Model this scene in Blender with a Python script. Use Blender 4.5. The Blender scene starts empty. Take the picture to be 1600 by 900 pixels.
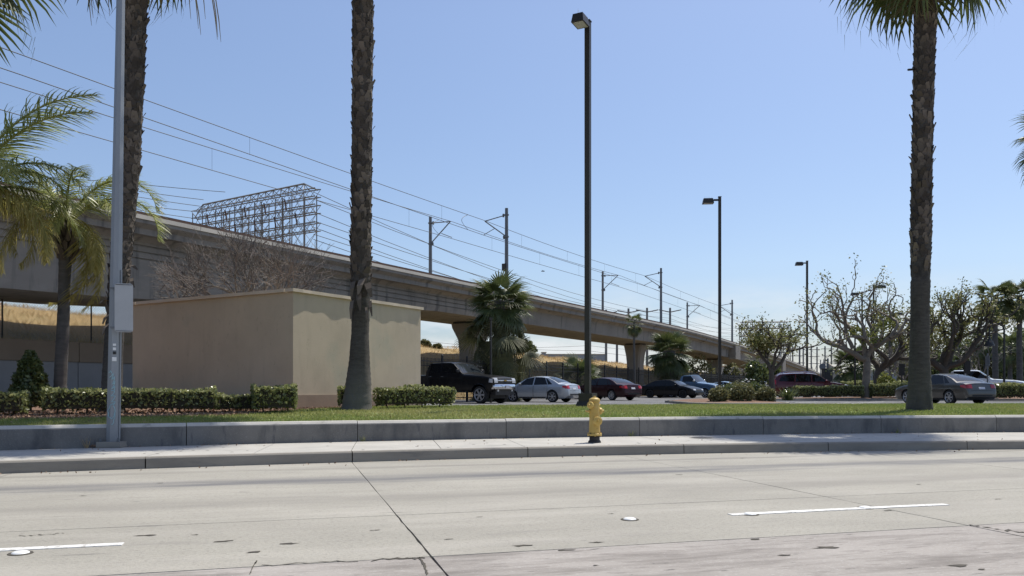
import bpy, math, random
import numpy as np
from mathutils import Vector, Matrix

# ------------------------------------------------------------------ camera, sky, sun, exposure
SC = bpy.context.scene
COL = SC.collection
F, HZ, CAMZ = 1240.0, 607.0, 1.2
cam_d = bpy.data.cameras.new('camera'); cam = bpy.data.objects.new('camera', cam_d); COL.objects.link(cam)
cam.location = (0, 0, CAMZ); cam.rotation_euler = (math.radians(90), 0, 0)
cam_d.sensor_width = 36; cam_d.lens = F / 1600 * 36; cam_d.shift_y = (HZ - 450) / 1600
cam_d.clip_start = 0.05; cam_d.clip_end = 8000
SC.camera = cam
SUN_EL = math.radians(64); SUN_AZ = math.atan2(0.72, 0.694)
S = Vector((math.sin(SUN_AZ) * math.cos(SUN_EL), math.cos(SUN_AZ) * math.cos(SUN_EL), math.sin(SUN_EL)))
sun_d = bpy.data.lights.new('sun', 'SUN'); sun_d.energy = 4.9; sun_d.angle = math.radians(0.53); sun_d.color = (1.0, 0.95, 0.85)
sun = bpy.data.objects.new('sun', sun_d); COL.objects.link(sun)
sun.rotation_euler = S.to_track_quat('Z', 'Y').to_euler(); sun.location = (40, 60, 120)
W = bpy.data.worlds.new('World'); SC.world = W; W.use_nodes = True
nt = W.node_tree; nt.nodes.clear()
def N(t, typ, **kw):
    n = t.nodes.new(typ)
    for k, v in kw.items(): setattr(n, k, v)
    return n
sky = N(nt, 'ShaderNodeTexSky', sky_type='NISHITA', sun_disc=False, sun_elevation=SUN_EL, sun_rotation=SUN_AZ,
        air_density=1.0, dust_density=0.9, ozone_density=2.2, altitude=20)
tc = N(nt, 'ShaderNodeTexCoord'); sep = N(nt, 'ShaderNodeSeparateXYZ'); nt.links.new(tc.outputs['Generated'], sep.inputs[0])
# low bank of cloud round the horizon
mp = N(nt, 'ShaderNodeMapping'); mp.inputs['Scale'].default_value = (1, 1, 3.2); mp.inputs['Location'].default_value = (0.9, 0.55, 0.2)
nt.links.new(tc.outputs['Generated'], mp.inputs[0])
nz = N(nt, 'ShaderNodeTexNoise'); nz.inputs['Scale'].default_value = 7.0; nz.inputs['Detail'].default_value = 8; nz.inputs['Roughness'].default_value = 0.58
nt.links.new(mp.outputs[0], nz.inputs['Vector'])
cr = N(nt, 'ShaderNodeValToRGB'); cr.color_ramp.elements[0].position = 0.40; cr.color_ramp.elements[1].position = 0.58
nt.links.new(nz.outputs['Fac'], cr.inputs[0])
hr = N(nt, 'ShaderNodeValToRGB')
e = hr.color_ramp.elements; e[0].position = 0.0; e[0].color = (1, 1, 1, 1); e[1].position = 0.135; e[1].color = (0, 0, 0, 1)
k = e.new(0.055); k.color = (0.85, 0.85, 0.85, 1)
nt.links.new(sep.outputs['Z'], hr.inputs[0])
mul = N(nt, 'ShaderNodeMath', operation='MULTIPLY'); nt.links.new(cr.outputs[0], mul.inputs[0]); nt.links.new(hr.outputs[0], mul.inputs[1])
mul2 = N(nt, 'ShaderNodeMath', operation='MULTIPLY'); mul2.inputs[1].default_value = 0.85; nt.links.new(mul.outputs[0], mul2.inputs[0])
skmix = N(nt, 'ShaderNodeMix', data_type='RGBA', blend_type='MULTIPLY'); skmix.inputs[0].default_value = 1.0
nt.links.new(sky.outputs[0], skmix.inputs[6])
gr = N(nt, 'ShaderNodeValToRGB'); g_ = gr.color_ramp.elements; g_[0].position = 0.0; g_[0].color = (0.72, 0.73, 0.83, 1); g_[1].position = 0.42; g_[1].color = (1.17, 1.12, 1.13, 1); q_ = g_.new(0.15); q_.color = (1.0, 0.98, 1.01, 1)
nt.links.new(sep.outputs['Z'], gr.inputs[0]); nt.links.new(gr.outputs[0], skmix.inputs[7])
mixc = N(nt, 'ShaderNodeMix', data_type='RGBA'); nt.links.new(mul2.outputs[0], mixc.inputs[0])
nt.links.new(skmix.outputs[2], mixc.inputs[6]); mixc.inputs[7].default_value = (6.6, 6.75, 6.95, 1)
bg = N(nt, 'ShaderNodeBackground'); bg.inputs[1].default_value = 0.136
nt.links.new(mixc.outputs[2], bg.inputs[0])
wo = N(nt, 'ShaderNodeOutputWorld'); nt.links.new(bg.outputs[0], wo.inputs[0])
SC.view_settings.view_transform = 'Standard'; SC.view_settings.look = 'None'
SC.view_settings.exposure = 0.0; SC.view_settings.gamma = 1.0
SC.cycles.max_bounces = 6; SC.cycles.diffuse_bounces = 3; SC.cycles.transparent_max_bounces = 6
SC.cycles.caustics_reflective = False; SC.cycles.caustics_refractive = False

# ------------------------------------------------------------------ helpers
def P(px, py, d):
    return np.array(((px - 800) / F * d, d, CAMZ - (py - HZ) / F * d))
def unit(v):
    v = np.asarray(v, float); return v / (np.linalg.norm(v) + 1e-12)

class MB:
    """collects verts / faces / tone"""
    def __init__(s): s.V = []; s.Fc = []; s.T = []; s.n = 0
    def add(s, V, Fs, tone=0.5):
        V = np.asarray(V, float).reshape(-1, 3)
        if isinstance(Fs, np.ndarray): s.Fc += (Fs + s.n).tolist()
        else: s.Fc += [[i + s.n for i in f] for f in Fs]
        s.V.append(V)
        t = np.asarray(tone, float); s.T.append(np.full(len(V), float(t)) if t.ndim == 0 else t)
        s.n += len(V)
    def box(s, c, size, ax=None, tone=0.5, taper=(1, 1)):
        """box centred at c, full size; ax = 3 axes rows"""
        h = np.asarray(size, float) / 2
        P8 = np.array([(x, y, z) for z in (-1, 1) for y in (-1, 1) for x in (-1, 1)], float) * h
        P8[4:, 0] *= taper[0]; P8[4:, 1] *= taper[1]
        if ax is not None: P8 = P8 @ np.asarray(ax, float)
        s.add(P8 + np.asarray(c, float), [(0, 2, 3, 1), (4, 5, 7, 6), (0, 1, 5, 4), (2, 6, 7, 3), (0, 4, 6, 2), (1, 3, 7, 5)], tone)
    def tube(s, pts, rad, sides=6, cap=True, tone=0.5):
        pts = np.asarray(pts, float); n = len(pts)
        rad = np.full(n, rad) if np.ndim(rad) == 0 else np.asarray(rad, float)
        d = np.gradient(pts, axis=0); d /= (np.linalg.norm(d, axis=1)[:, None] + 1e-12)
        up = np.array((0, 0, 1.0)) if abs(d[0][2]) < 0.9 else np.array((1.0, 0, 0))
        V = []; a = np.arange(sides) * 2 * math.pi / sides
        x = unit(np.cross(up, d[0]))
        for i in range(n):
            x = unit(x - d[i] * np.dot(x, d[i])); y = np.cross(d[i], x)
            V.append(pts[i] + rad[i] * (np.cos(a)[:, None] * x + np.sin(a)[:, None] * y))
        Fs = []
        for i in range(n - 1):
            for j in range(sides):
                k = (j + 1) % sides
                Fs.append((i * sides + j, i * sides + k, (i + 1) * sides + k, (i + 1) * sides + j))
        if cap:
            Fs.append(tuple(range(sides))[::-1]); Fs.append(tuple((n - 1) * sides + j for j in range(sides)))
        s.add(np.concatenate(V), Fs, tone)
    def lathe(s, prof, c=(0, 0, 0), sides=20, ax=None, tone=0.5, cap=True):
        """prof: (r, h) along local z; ax: rows x,y,z axes"""
        a = np.arange(sides) * 2 * math.pi / sides; V = []
        for r, h in prof: V.append(np.stack([r * np.cos(a), r * np.sin(a), np.full(sides, h)], 1))
        V = np.concatenate(V)
        if ax is not None: V = V @ np.asarray(ax, float)
        Fs = []
        for i in range(len(prof) - 1):
            for j in range(sides):
                k = (j + 1) % sides
                Fs.append((i * sides + j, i * sides + k, (i + 1) * sides + k, (i + 1) * sides + j))
        if cap:
            Fs.append(tuple(range(sides))[::-1]); Fs.append(tuple((len(prof) - 1) * sides + j for j in range(sides)))
        s.add(V + np.asarray(c, float), Fs, tone)
    def grid(s, G, tone=0.5):
        """G: (m,n,3) array of points"""
        G = np.asarray(G, float); m, n = G.shape[:2]
        i, j = np.meshgrid(np.arange(m - 1), np.arange(n - 1), indexing='ij'); a = (i * n + j).ravel()
        s.add(G.reshape(-1, 3), np.stack([a, a + n, a + n + 1, a + 1], 1), tone)
    def prism(s, poly, z0, z1, tone=0.5):
        """poly in xy (ccw), extruded"""
        n = len(poly); V = [(x, y, z0) for x, y in poly] + [(x, y, z1) for x, y in poly]
        Fs = [tuple(range(n))[::-1], tuple(range(n, 2 * n))] + [(i, (i + 1) % n, n + (i + 1) % n, n + i) for i in range(n)]
        s.add(V, Fs, tone)
    def sheets(s, C, size, rng, tone, elong=1.6, nrm=None):
        """many small leaf quads (rhombus) at C"""
        C = np.asarray(C, float); n = len(C)
        if n == 0: return
        a = rng.normal(size=(n, 3)); a /= np.linalg.norm(a, axis=1)[:, None]
        b = rng.normal(size=(n, 3)); b -= a * np.sum(a * b, 1)[:, None]; b /= np.linalg.norm(b, axis=1)[:, None]
        sz = size * rng.uniform(0.6, 1.3, n)[:, None]
        V = np.stack([C - a * sz * elong / 2, C + b * sz / 2, C + a * sz * elong / 2, C - b * sz / 2], 1).reshape(-1, 3)
        Fs = np.arange(4 * n).reshape(n, 4)
        s.add(V, Fs, np.repeat(np.broadcast_to(tone, (n,)), 4))
    def mesh(s, name, mat, smooth=None, origin=(0, 0, 0)):
        me = bpy.data.meshes.new(name)
        V = np.concatenate(s.V) - np.asarray(origin, float)
        me.from_pydata(V.tolist(), [], s.Fc)
        at = me.attributes.new('tone', 'FLOAT', 'POINT'); at.data.foreach_set('value', np.concatenate(s.T).astype(np.float32))
        me.materials.append(mat)
        if smooth is not None:
            me.polygons.foreach_set('use_smooth', [True] * len(me.polygons))
            if smooth < 180: me.set_sharp_from_angle(angle=math.radians(smooth))
        me.update(); return me
    def build(s, name, mat, parent=None, smooth=None, origin=None):
        """one mesh object; verts were given in world space; origin = parent location"""
        o0 = (0, 0, 0) if origin is None else origin
        me = s.mesh(name, mat, smooth, o0)
        return link(name, me, parent, None if parent is not None else o0)
def link(name, me, parent=None, loc=None, mtx=None):
    o = bpy.data.objects.new(name, me); COL.objects.link(o)
    if parent is not None: o.parent = parent
    if loc is not None: o.location = loc
    if mtx is not None: o.matrix_local = mtx
    return o
def tag(o, label=None, cat=None, group=None, kind=None):
    if label: o['label'] = label
    if cat: o['category'] = cat
    if group: o['group'] = group
    if kind: o['kind'] = kind
    return o
def thing(name, label, cat, loc=(0, 0, 0), group=None, rz=0.0):
    o = bpy.data.objects.new(name, None); COL.objects.link(o); o.location = loc; o.rotation_euler = (0, 0, rz)
    o.empty_display_size = 0.2
    return tag(o, label, cat, group)
def mtx(loc, x, y, z, sc=1.0):
    m = Matrix.Identity(4)
    for i in range(3): m[i][0] = x[i] * sc; m[i][1] = y[i] * sc; m[i][2] = z[i] * sc; m[i][3] = loc[i]
    return m

# ------------------------------------------------------------------ materials
def mat(name, c1, c2=None, scale=4.0, rough=0.8, bump=0.0, bscale=30.0, metal=0.0, coat=0.0, spec=0.5, stretch=(1, 1, 1),
        stain=None, fine=None, tone=None, rand=0.0, trans=0.0, detail=6, bands=None):
    m = bpy.data.materials.new(name); m.use_nodes = True; t = m.node_tree; L = t.links.new
    b = t.nodes['Principled BSDF']
    b.inputs['Roughness'].default_value = rough; b.inputs['Metallic'].default_value = metal
    b.inputs['Specular IOR Level'].default_value = spec; b.inputs['Coat Weight'].default_value = coat; b.inputs['Coat Roughness'].default_value = 0.05
    tcn = N(t, 'ShaderNodeTexCoord'); mpn = N(t, 'ShaderNodeMapping'); mpn.inputs['Scale'].default_value = stretch
    L(tcn.outputs['Object'], mpn.inputs[0])
    def noise(sc, det=detail, vec=None, ro=0.6):
        n = N(t, 'ShaderNodeTexNoise'); n.inputs['Scale'].default_value = sc; n.inputs['Detail'].default_value = det; n.inputs['Roughness'].default_value = ro
        L((vec or mpn).outputs[0], n.inputs['Vector']); return n
    def ramp(src, lo, hi):
        r = N(t, 'ShaderNodeMapRange'); r.inputs[1].default_value = lo; r.inputs[2].default_value = hi; L(src, r.inputs[0]); return r.outputs[0]
    def mix(fac, a, bb, mode='MIX'):
        n = N(t, 'ShaderNodeMix', data_type='RGBA', blend_type=mode)
        for sock, v in ((n.inputs[0], fac), (n.inputs[6], a), (n.inputs[7], bb)):
            if isinstance(v, (int, float)): sock.default_value = v
            elif isinstance(v, tuple): sock.default_value = (*v, 1)
            else: L(v, sock)
        return n.outputs[2]
    c2 = c2 or tuple(x * 0.8 for x in c1)
    col = mix(ramp(noise(scale).outputs['Fac'], 0.32, 0.68), c1, c2)
    if fine: col = mix(ramp(noise(fine[1], 3).outputs['Fac'], fine[2], fine[3]), col, fine[0])
    for st in (stain or []):          # (colour, scale, lo, hi, strength, stretch)
        mp2 = N(t, 'ShaderNodeMapping'); mp2.inputs['Scale'].default_value = st[5] if len(st) > 5 else (1, 1, 1)
        if len(st) > 6: mp2.inputs['Location'].default_value = st[6]
        L(tcn.outputs['Object'], mp2.inputs[0])
        f = ramp(noise(st[1], 5, mp2).outputs['Fac'], st[2], st[3])
        mm = N(t, 'ShaderNodeMath', operation='MULTIPLY'); L(f, mm.inputs[0]); mm.inputs[1].default_value = st[4]
        col = mix(mm.outputs[0], col, st[0])
    for (tc_, hw, bc, stg) in (bands or []):      # dirt bands along the lane: centre, half width, colour, strength
        sx = N(t, 'ShaderNodeSeparateXYZ'); L(tcn.outputs['Object'], sx.inputs[0]); mp3 = N(t, 'ShaderNodeMapping'); mp3.inputs['Scale'].default_value = (.25, 1.6, 1); L(tcn.outputs['Object'], mp3.inputs[0]); nn_ = noise(1.2, 5, mp3).outputs['Fac']
        d0 = N(t, 'ShaderNodeMath', operation='MULTIPLY_ADD'); L(nn_, d0.inputs[0]); d0.inputs[1].default_value = hw * 1.6; d0.inputs[2].default_value = -tc_ - hw * .8
        d1 = N(t, 'ShaderNodeMath', operation='ADD'); L(sx.outputs['Y'], d1.inputs[0]); L(d0.outputs[0], d1.inputs[1]); d2 = N(t, 'ShaderNodeMath', operation='ABSOLUTE'); L(d1.outputs[0], d2.inputs[0])
        mr = N(t, 'ShaderNodeMapRange', interpolation_type='SMOOTHSTEP'); mr.inputs[1].default_value = hw; mr.inputs[2].default_value = hw * .15; L(d2.outputs[0], mr.inputs[0]); m4 = N(t, 'ShaderNodeMath', operation='MULTIPLY'); L(mr.outputs[0], m4.inputs[0]); L(ramp(nn_, .25, .6), m4.inputs[1]); m5 = N(t, 'ShaderNodeMath', operation='MULTIPLY'); L(m4.outputs[0], m5.inputs[0]); m5.inputs[1].default_value = stg; col = mix(m5.outputs[0], col, bc)
    if tone:
        a = N(t, 'ShaderNodeAttribute', attribute_name='tone')
        col = mix(a.outputs['Fac'], col, tone)
    if rand:
        oi = N(t, 'ShaderNodeObjectInfo'); r = N(t, 'ShaderNodeMapRange'); r.inputs[3].default_value = 1 - rand; r.inputs[4].default_value = 1 + rand
        L(oi.outputs['Random'], r.inputs[0]); cc = N(t, 'ShaderNodeVectorMath', operation='SCALE'); L(col, cc.inputs[0]); L(r.outputs[0], cc.inputs['Scale']); col = cc.outputs[0]
    L(col, b.inputs['Base Color'])
    if bump:
        bn = noise(bscale, 4); bp = N(t, 'ShaderNodeBump'); bp.inputs['Strength'].default_value = bump; bp.inputs['Distance'].default_value = 0.02
        L(bn.outputs['Fac'], bp.inputs['Height']); L(bp.outputs[0], b.inputs['Normal'])
    if trans:
        tr = N(t, 'ShaderNodeBsdfTranslucent'); L(col, tr.inputs[0]); ms = N(t, 'ShaderNodeMixShader'); ms.inputs[0].default_value = trans
        L(b.outputs[0], ms.inputs[1]); L(tr.outputs[0], ms.inputs[2]); L(ms.outputs[0], t.nodes['Material Output'].inputs['Surface'])
    m['nodes_ready'] = True
    return m

M = {}
M['road'] = mat('road_concrete', (0.365, 0.345, 0.295), (0.295, 0.278, 0.238), 0.9, 0.85, 0.5, 60, rand=0.05, stretch=(0.5, 1, 1),
                fine=((0.215, 0.20, 0.175), 48, 0.52, 0.72),
                stain=[((0.24, 0.225, 0.20), 2.2, 0.56, 0.72, 0.55, (0.35, 2.0, 1)), ((0.46, 0.43, 0.38), 0.8, 0.5, 0.75, 0.5, (0.3, 1.6, 1)), ((0.27, 0.25, 0.22), 7, 0.56, 0.72, 0.5, (0.5, 1.5, 1)),
                       ((0.13, 0.125, 0.115), 0.9, 0.66, 0.71, 0.6, (1.5, 6, 1)), ((0.09, 0.088, 0.085), 10, 0.69, 0.73, 0.75, (0.5, 2.4, 1)), ((0.55, 0.53, 0.5), 24, 0.70, 0.74, 0.7, (1, 2, 1))],
                bands=[(-1.75, .60, (0.13, 0.128, 0.13), .95), (-3.7, .6, (0.22, 0.205, 0.18), .6), (-.25, .22, (0.17, 0.16, 0.14), .6)])
M['road_worn'] = mat('worn_road_concrete', (0.36, 0.33, 0.30), (0.29, 0.265, 0.24), 2.2, 0.9, 0.5, 45, rand=0.03, stretch=(0.4, 1, 1),
                fine=((0.46, 0.44, 0.41), 60, 0.58, 0.72),
                stain=[((0.16, 0.142, 0.125), 1.3, 0.47, 0.66, 0.8, (0.5, 2.6, 1)), ((0.17, 0.15, 0.135), 6, 0.54, 0.68, 0.6, (0.5, 2, 1)), ((0.08, 0.075, 0.07), 9, 0.64, 0.69, 0.85, (0.5, 2, 1)), ((0.5, 0.48, 0.44), 22, 0.66, 0.71, 0.7, (1, 2, 1))])
M['road_wheel'] = mat('tyre_darkened_concrete', (0.27, 0.26, 0.255), (0.32, 0.305, 0.285), 2.0, 0.8, 0.2, 60, stretch=(0.15, 2, 1),
                fine=((0.20, 0.195, 0.19), 50, 0.55, 0.75))
M['joint'] = mat('joint_dirt', (0.055, 0.048, 0.04), (0.09, 0.08, 0.06), 9, 0.95)
M['side'] = mat('sidewalk_concrete', (0.46, 0.44, 0.395), (0.37, 0.355, 0.32), 1.6, 0.85, 0.2, 70, rand=0.04,
                fine=((0.36, 0.345, 0.32), 60, 0.57, 0.75), stain=[((0.28, 0.27, 0.25), 2.2, 0.6, 0.72, 0.5)])
M['kerb'] = mat('kerb_concrete', (0.30, 0.275, 0.235), (0.225, 0.205, 0.175), 1.8, 0.85, 0.3, 60, rand=0.05, stretch=(0.6, 0.6, 2),
                stain=[((0.15, 0.145, 0.14), 2.0, 0.57, 0.72, 0.7, (0.7, 0.7, 3)), ((0.2, 0.2, 0.2), 11, 0.64, 0.7, 0.6)])
M['wall'] = mat('low_wall_concrete', (0.205, 0.195, 0.18), (0.14, 0.134, 0.125), 1.5, 0.85, 0.3, 50, rand=0.06,
                fine=((0.26, 0.25, 0.24), 50, 0.56, 0.75),
                stain=[((0.075, 0.076, 0.078), 1.5, 0.50, 0.66, 0.75, (1.2, 1.2, 0.5)), ((0.09, 0.09, 0.095), 9, 0.60, 0.68, 0.7, (1, 1, 0.22))])
M['walltop'] = mat('worn_sunlit_wall_top', (0.52, 0.495, 0.45), (0.42, 0.40, 0.36), 2.5, 0.85, 0.2, 50, stain=[((0.2, 0.19, 0.17), 5, 0.6, 0.72, 0.6)])  # worn concrete, made paler so the top reads as sunlit
M['paint'] = mat('road_paint', (0.80, 0.80, 0.78), (0.62, 0.61, 0.58), 9, 0.7, stain=[((0.37, 0.35, 0.31), 22, 0.55, 0.62, 0.85), ((0.45, 0.43, 0.39), 5, 0.52, 0.66, 0.6, (.5, 2, 1))])
M['lotpaint'] = mat('lot_paint', (0.70, 0.70, 0.68), (0.5, 0.5, 0.5), 8, 0.8)
M['asphalt'] = mat('asphalt', (0.105, 0.105, 0.11), (0.145, 0.143, 0.145), 1.2, 0.9, 0.3, 70, stain=[((0.2, 0.195, 0.19), 0.25, 0.5, 0.7, 0.5)], fine=((0.2, 0.2, 0.2), 60, 0.6, 0.8))
M['earth'] = mat('earth', (0.20, 0.16, 0.11), (0.15, 0.12, 0.085), 0.6, 0.95, 0.4, 20)
M['lawn'] = mat('lawn_soil', (0.15, 0.20, 0.05), (0.20, 0.225, 0.07), 0.9, 0.95, 0.5, 60, stain=[((0.22, 0.19, 0.08), 0.5, 0.56, 0.72, 0.7)])
M['grass'] = mat('grass_blade', (0.17, 0.25, 0.045), (0.23, 0.275, 0.075), 0.7, 0.6, tone=(0.36, 0.34, 0.13), trans=0.4)
M['mulch'] = mat('bark_mulch', (0.235, 0.135, 0.085), (0.12, 0.07, 0.045), 22, 0.95, 1.0, 40, fine=((0.32, 0.21, 0.14), 70, 0.6, 0.7))
M['chip'] = mat('bark_chip', (0.26, 0.15, 0.095), (0.15, 0.09, 0.055), 30, 0.9, tone=(0.36, 0.25, 0.17))
M['stucco'] = mat('tan_stucco', (0.545, 0.455, 0.335), (0.485, 0.405, 0.295), 0.8, 0.92, 0.45, 55, stain=[((0.42, 0.35, 0.26), 0.7, 0.5, 0.7, 0.6), ((0.36, 0.36, 0.28), 0.45, 0.56, 0.72, 0.6), ((0.36, 0.30, 0.225), 2.8, 0.55, 0.72, 0.28, (1, 1, 0.16)), ((0.33, 0.28, 0.21), 9, 0.62, 0.7, 0.4, (1, 1, 0.5))])
M['coping'] = mat('tan_coping', (0.64, 0.54, 0.42), (0.55, 0.46, 0.35), 1.5, 0.85, 0.2, 50)
M['plinth'] = mat('brown_plinth', (0.32, 0.245, 0.175), (0.26, 0.195, 0.14), 1.5, 0.9, 0.3, 40)
M['deck'] = mat('viaduct_concrete', (0.285, 0.255, 0.215), (0.235, 0.212, 0.182), 0.35, 0.9, 0.2, 20, stain=[((0.17, 0.155, 0.135), 0.4, 0.5, 0.75, 0.6, (1, 1, 3)), ((0.09, 0.085, 0.077), 1.6, 0.54, 0.68, 0.75, (1, 1, 0.10)), ((0.33, 0.305, 0.265), 0.6, 0.6, 0.75, 0.5, (1, 1, 2))])
M['deck_light'] = mat('pale_parapet_concrete', (0.52, 0.485, 0.42), (0.40, 0.375, 0.33), 0.6, 0.9, 0.1, 20)
M['rust'] = mat('rusty_rail', (0.10, 0.055, 0.04), (0.07, 0.045, 0.035), 3, 0.8)
M['pier'] = mat('pier_concrete', (0.25, 0.225, 0.19), (0.20, 0.18, 0.155), 0.6, 0.9, 0.2, 20)
M['retain'] = mat('retaining_concrete', (0.26, 0.255, 0.25), (0.22, 0.215, 0.21), 0.5, 0.9, 0.2, 20)
M['retain_band'] = mat('brown_band_concrete', (0.24, 0.185, 0.13), (0.20, 0.15, 0.105), 0.7, 0.9, 0.2, 20)
M['drygrass_soil'] = mat('dry_grass_soil', (0.40, 0.285, 0.135), (0.30, 0.22, 0.11), 0.8, 0.95, 0.8, 8, stain=[((0.19, 0.17, 0.075), 0.35, 0.55, 0.68, 0.7)])
M['drygrass'] = mat('dry_grass', (0.50, 0.36, 0.17), (0.40, 0.28, 0.13), 0.5, 0.9, tone=(0.62, 0.48, 0.27), trans=0.3)
M['black'] = mat('black_iron', (0.012, 0.012, 0.013), (0.02, 0.02, 0.02), 6, 0.5)
M['bronze'] = mat('dark_bronze_metal', (0.030, 0.026, 0.021), (0.045, 0.04, 0.032), 4, 0.45, metal=0.2, stretch=(1, 1, 0.3))
M['galv'] = mat('galvanised_steel', (0.30, 0.32, 0.34), (0.25, 0.265, 0.285), 2.5, 0.5, metal=0.45, stretch=(1, 1, 0.3), stain=[((0.2, 0.21, 0.22), 3, 0.55, 0.7, 0.5, (1, 1, 0.2))])
M['steel'] = mat('grey_steel', (0.16, 0.17, 0.185), (0.12, 0.13, 0.14), 2, 0.55, metal=0.3)
M['wire'] = mat('dark_wire', (0.06, 0.065, 0.075), None, 3, 0.6, metal=0.2)
M['lattice'] = mat('lattice_steel', (0.22, 0.215, 0.21), (0.17, 0.165, 0.16), 1, 0.6, metal=0.2)
M['sign'] = mat('sign_white', (0.42, 0.43, 0.44), (0.36, 0.37, 0.38), 2.2, 0.5)
M['white'] = mat('white_plastic', (0.8, 0.8, 0.78), (0.7, 0.7, 0.68), 20, 0.4)
M['scribble'] = mat('pale_blue_marker', (0.35, 0.55, 0.60), None, 9, 0.6)
M['hyd'] = mat('hydrant_yellow', (0.57, 0.395, 0.10), (0.48, 0.32, 0.075), 7, 0.5, 0.15, 60, stain=[((0.22, 0.10, 0.03), 12, 0.58, 0.7, 0.7), ((0.63, 0.47, 0.2), 5, 0.52, 0.7, 0.6), ((0.12, 0.08, 0.04), 22, 0.64, 0.7, 0.7)])
M['hydblack'] = mat('hydrant_black', (0.015, 0.014, 0.013), (0.03, 0.025, 0.02), 9, 0.6, 0.3, 50)
M['bark'] = mat('palm_bark', (0.055, 0.048, 0.041), (0.095, 0.085, 0.075), 5, 0.95, 0.9, 24, stretch=(1, 1, 3.5), fine=((0.03, 0.027, 0.024), 20, 0.55, 0.7), stain=[((0.02, 0.018, 0.016), 1.3, 0.54, 0.64, 0.75, (1.4, 1.4, .7))], tone=(0.19, 0.178, 0.16))
M['boot'] = mat('palm_leaf_base', (0.035, 0.027, 0.021), (0.06, 0.047, 0.037), 5, 0.9, 0.4, 30, tone=(0.19, 0.152, 0.12))
M['graybark'] = mat('smooth_palm_bark', (0.12, 0.11, 0.10), (0.08, 0.074, 0.068), 3, 0.9, 0.5, 20, stretch=(1, 1, 5), stain=[((0.04, 0.04, 0.04), 1.6, 0.52, 0.68, 0.8)])
M['fan'] = mat('fan_frond', (0.050, 0.080, 0.024), (0.08, 0.108, 0.03), 2, 0.45, tone=(0.15, 0.165, 0.06), trans=0.3, rand=0.25)
M['fan_old'] = mat('dead_fan_frond', (0.17, 0.13, 0.07), (0.12, 0.10, 0.05), 2, 0.8, tone=(0.26, 0.21, 0.12), trans=0.15, rand=0.3)
M['fan_skirt'] = mat('olive_skirt_frond', (0.045, 0.058, 0.02), (0.08, 0.085, 0.033), 2, 0.6, tone=(0.17, 0.165, 0.07), trans=0.2, rand=0.35)
M['feather'] = mat('feather_frond', (0.14, 0.20, 0.05), (0.20, 0.245, 0.06), 3, 0.35, tone=(0.46, 0.46, 0.18), trans=0.5, rand=0.2)
M['feather_old'] = mat('yellowed_feather_frond', (0.25, 0.215, 0.05), (0.17, 0.18, 0.045), 2, 0.6, tone=(0.46, 0.40, 0.14), trans=0.5, rand=0.2)
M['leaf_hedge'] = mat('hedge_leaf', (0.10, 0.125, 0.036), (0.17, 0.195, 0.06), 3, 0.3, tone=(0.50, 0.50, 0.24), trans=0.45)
M['leaf_dark'] = mat('dark_leaf', (0.038, 0.06, 0.019), (0.065, 0.092, 0.027), 2, 0.3, tone=(0.22, 0.25, 0.09), trans=0.3)
M['leaf_olive'] = mat('olive_leaf', (0.095, 0.105, 0.04), (0.14, 0.14, 0.06), 1.5, 0.6, tone=(0.26, 0.25, 0.11), trans=0.35)
M['leaf_coral'] = mat('coral_leaf', (0.10, 0.13, 0.03), (0.15, 0.17, 0.05), 1.2, 0.5, tone=(0.30, 0.27, 0.11), trans=0.35)
M['leaf_pale'] = mat('pale_bud', (0.29, 0.27, 0.19), (0.22, 0.22, 0.14), 1.2, 0.6, tone=(0.38, 0.34, 0.25), trans=0.3)
M['leaf_bright'] = mat('bright_leaf', (0.12, 0.17, 0.03), (0.19, 0.22, 0.05), 1.2, 0.5, tone=(0.30, 0.30, 0.09), trans=0.35)
M['twig'] = mat('bare_twig', (0.20, 0.19, 0.17), (0.10, 0.092, 0.08), 2.5, 0.9, tone=(0.17, 0.135, 0.118))
M['limb'] = mat('coral_limb', (0.24, 0.205, 0.165), (0.165, 0.14, 0.115), 3, 0.9, 0.5, 15, stain=[((0.08, 0.07, 0.06), 2, 0.52, 0.68, 0.6)])
M['limb_dark'] = mat('dark_limb', (0.07, 0.058, 0.047), (0.10, 0.085, 0.07), 3, 0.9, 0.5, 15)
M['hedge_core'] = mat('hedge_twigs', (0.035, 0.032, 0.02), (0.05, 0.042, 0.028), 8, 0.95)
M['tyre'] = mat('tyre_rubber', (0.018, 0.018, 0.019), (0.026, 0.026, 0.026), 12, 0.85)
M['alloy'] = mat('alloy_rim', (0.50, 0.51, 0.53), (0.42, 0.43, 0.45), 5, 0.3, metal=0.7)
M['glass'] = mat('tinted_glass', (0.006, 0.007, 0.008), (0.009, 0.010, 0.011), 2, 0.04, spec=0.35)
M['screen'] = mat('windscreen_glass', (0.02, 0.024, 0.028), (0.028, 0.033, 0.038), 1.2, 0.03, spec=0.6)
M['chrome'] = mat('chrome', (0.75, 0.75, 0.76), (0.65, 0.65, 0.66), 6, 0.12, metal=1.0)
M['trim'] = mat('black_trim', (0.015, 0.015, 0.016), None, 5, 0.6)
M['red_lens'] = mat('red_lens', (0.48, 0.015, 0.02), (0.36, 0.012, 0.015), 6, 0.15, coat=0.6)
M['lens'] = mat('clear_lens', (0.62, 0.63, 0.64), (0.45, 0.46, 0.47), 14, 0.12, coat=0.8)
M['amber'] = mat('amber_lens', (0.55, 0.20, 0.02), None, 6, 0.2)
M['plate'] = mat('number_plate', (0.62, 0.63, 0.66), (0.5, 0.5, 0.55), 30, 0.5)
M['gold'] = mat('gold_emblem', (0.55, 0.38, 0.10), None, 6, 0.3, metal=0.8)
M['beige'] = mat('beige_panel', (0.50, 0.45, 0.36), (0.44, 0.40, 0.32), 0.8, 0.9, 0.2, 10, stretch=(3, 3, 0.2))
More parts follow.
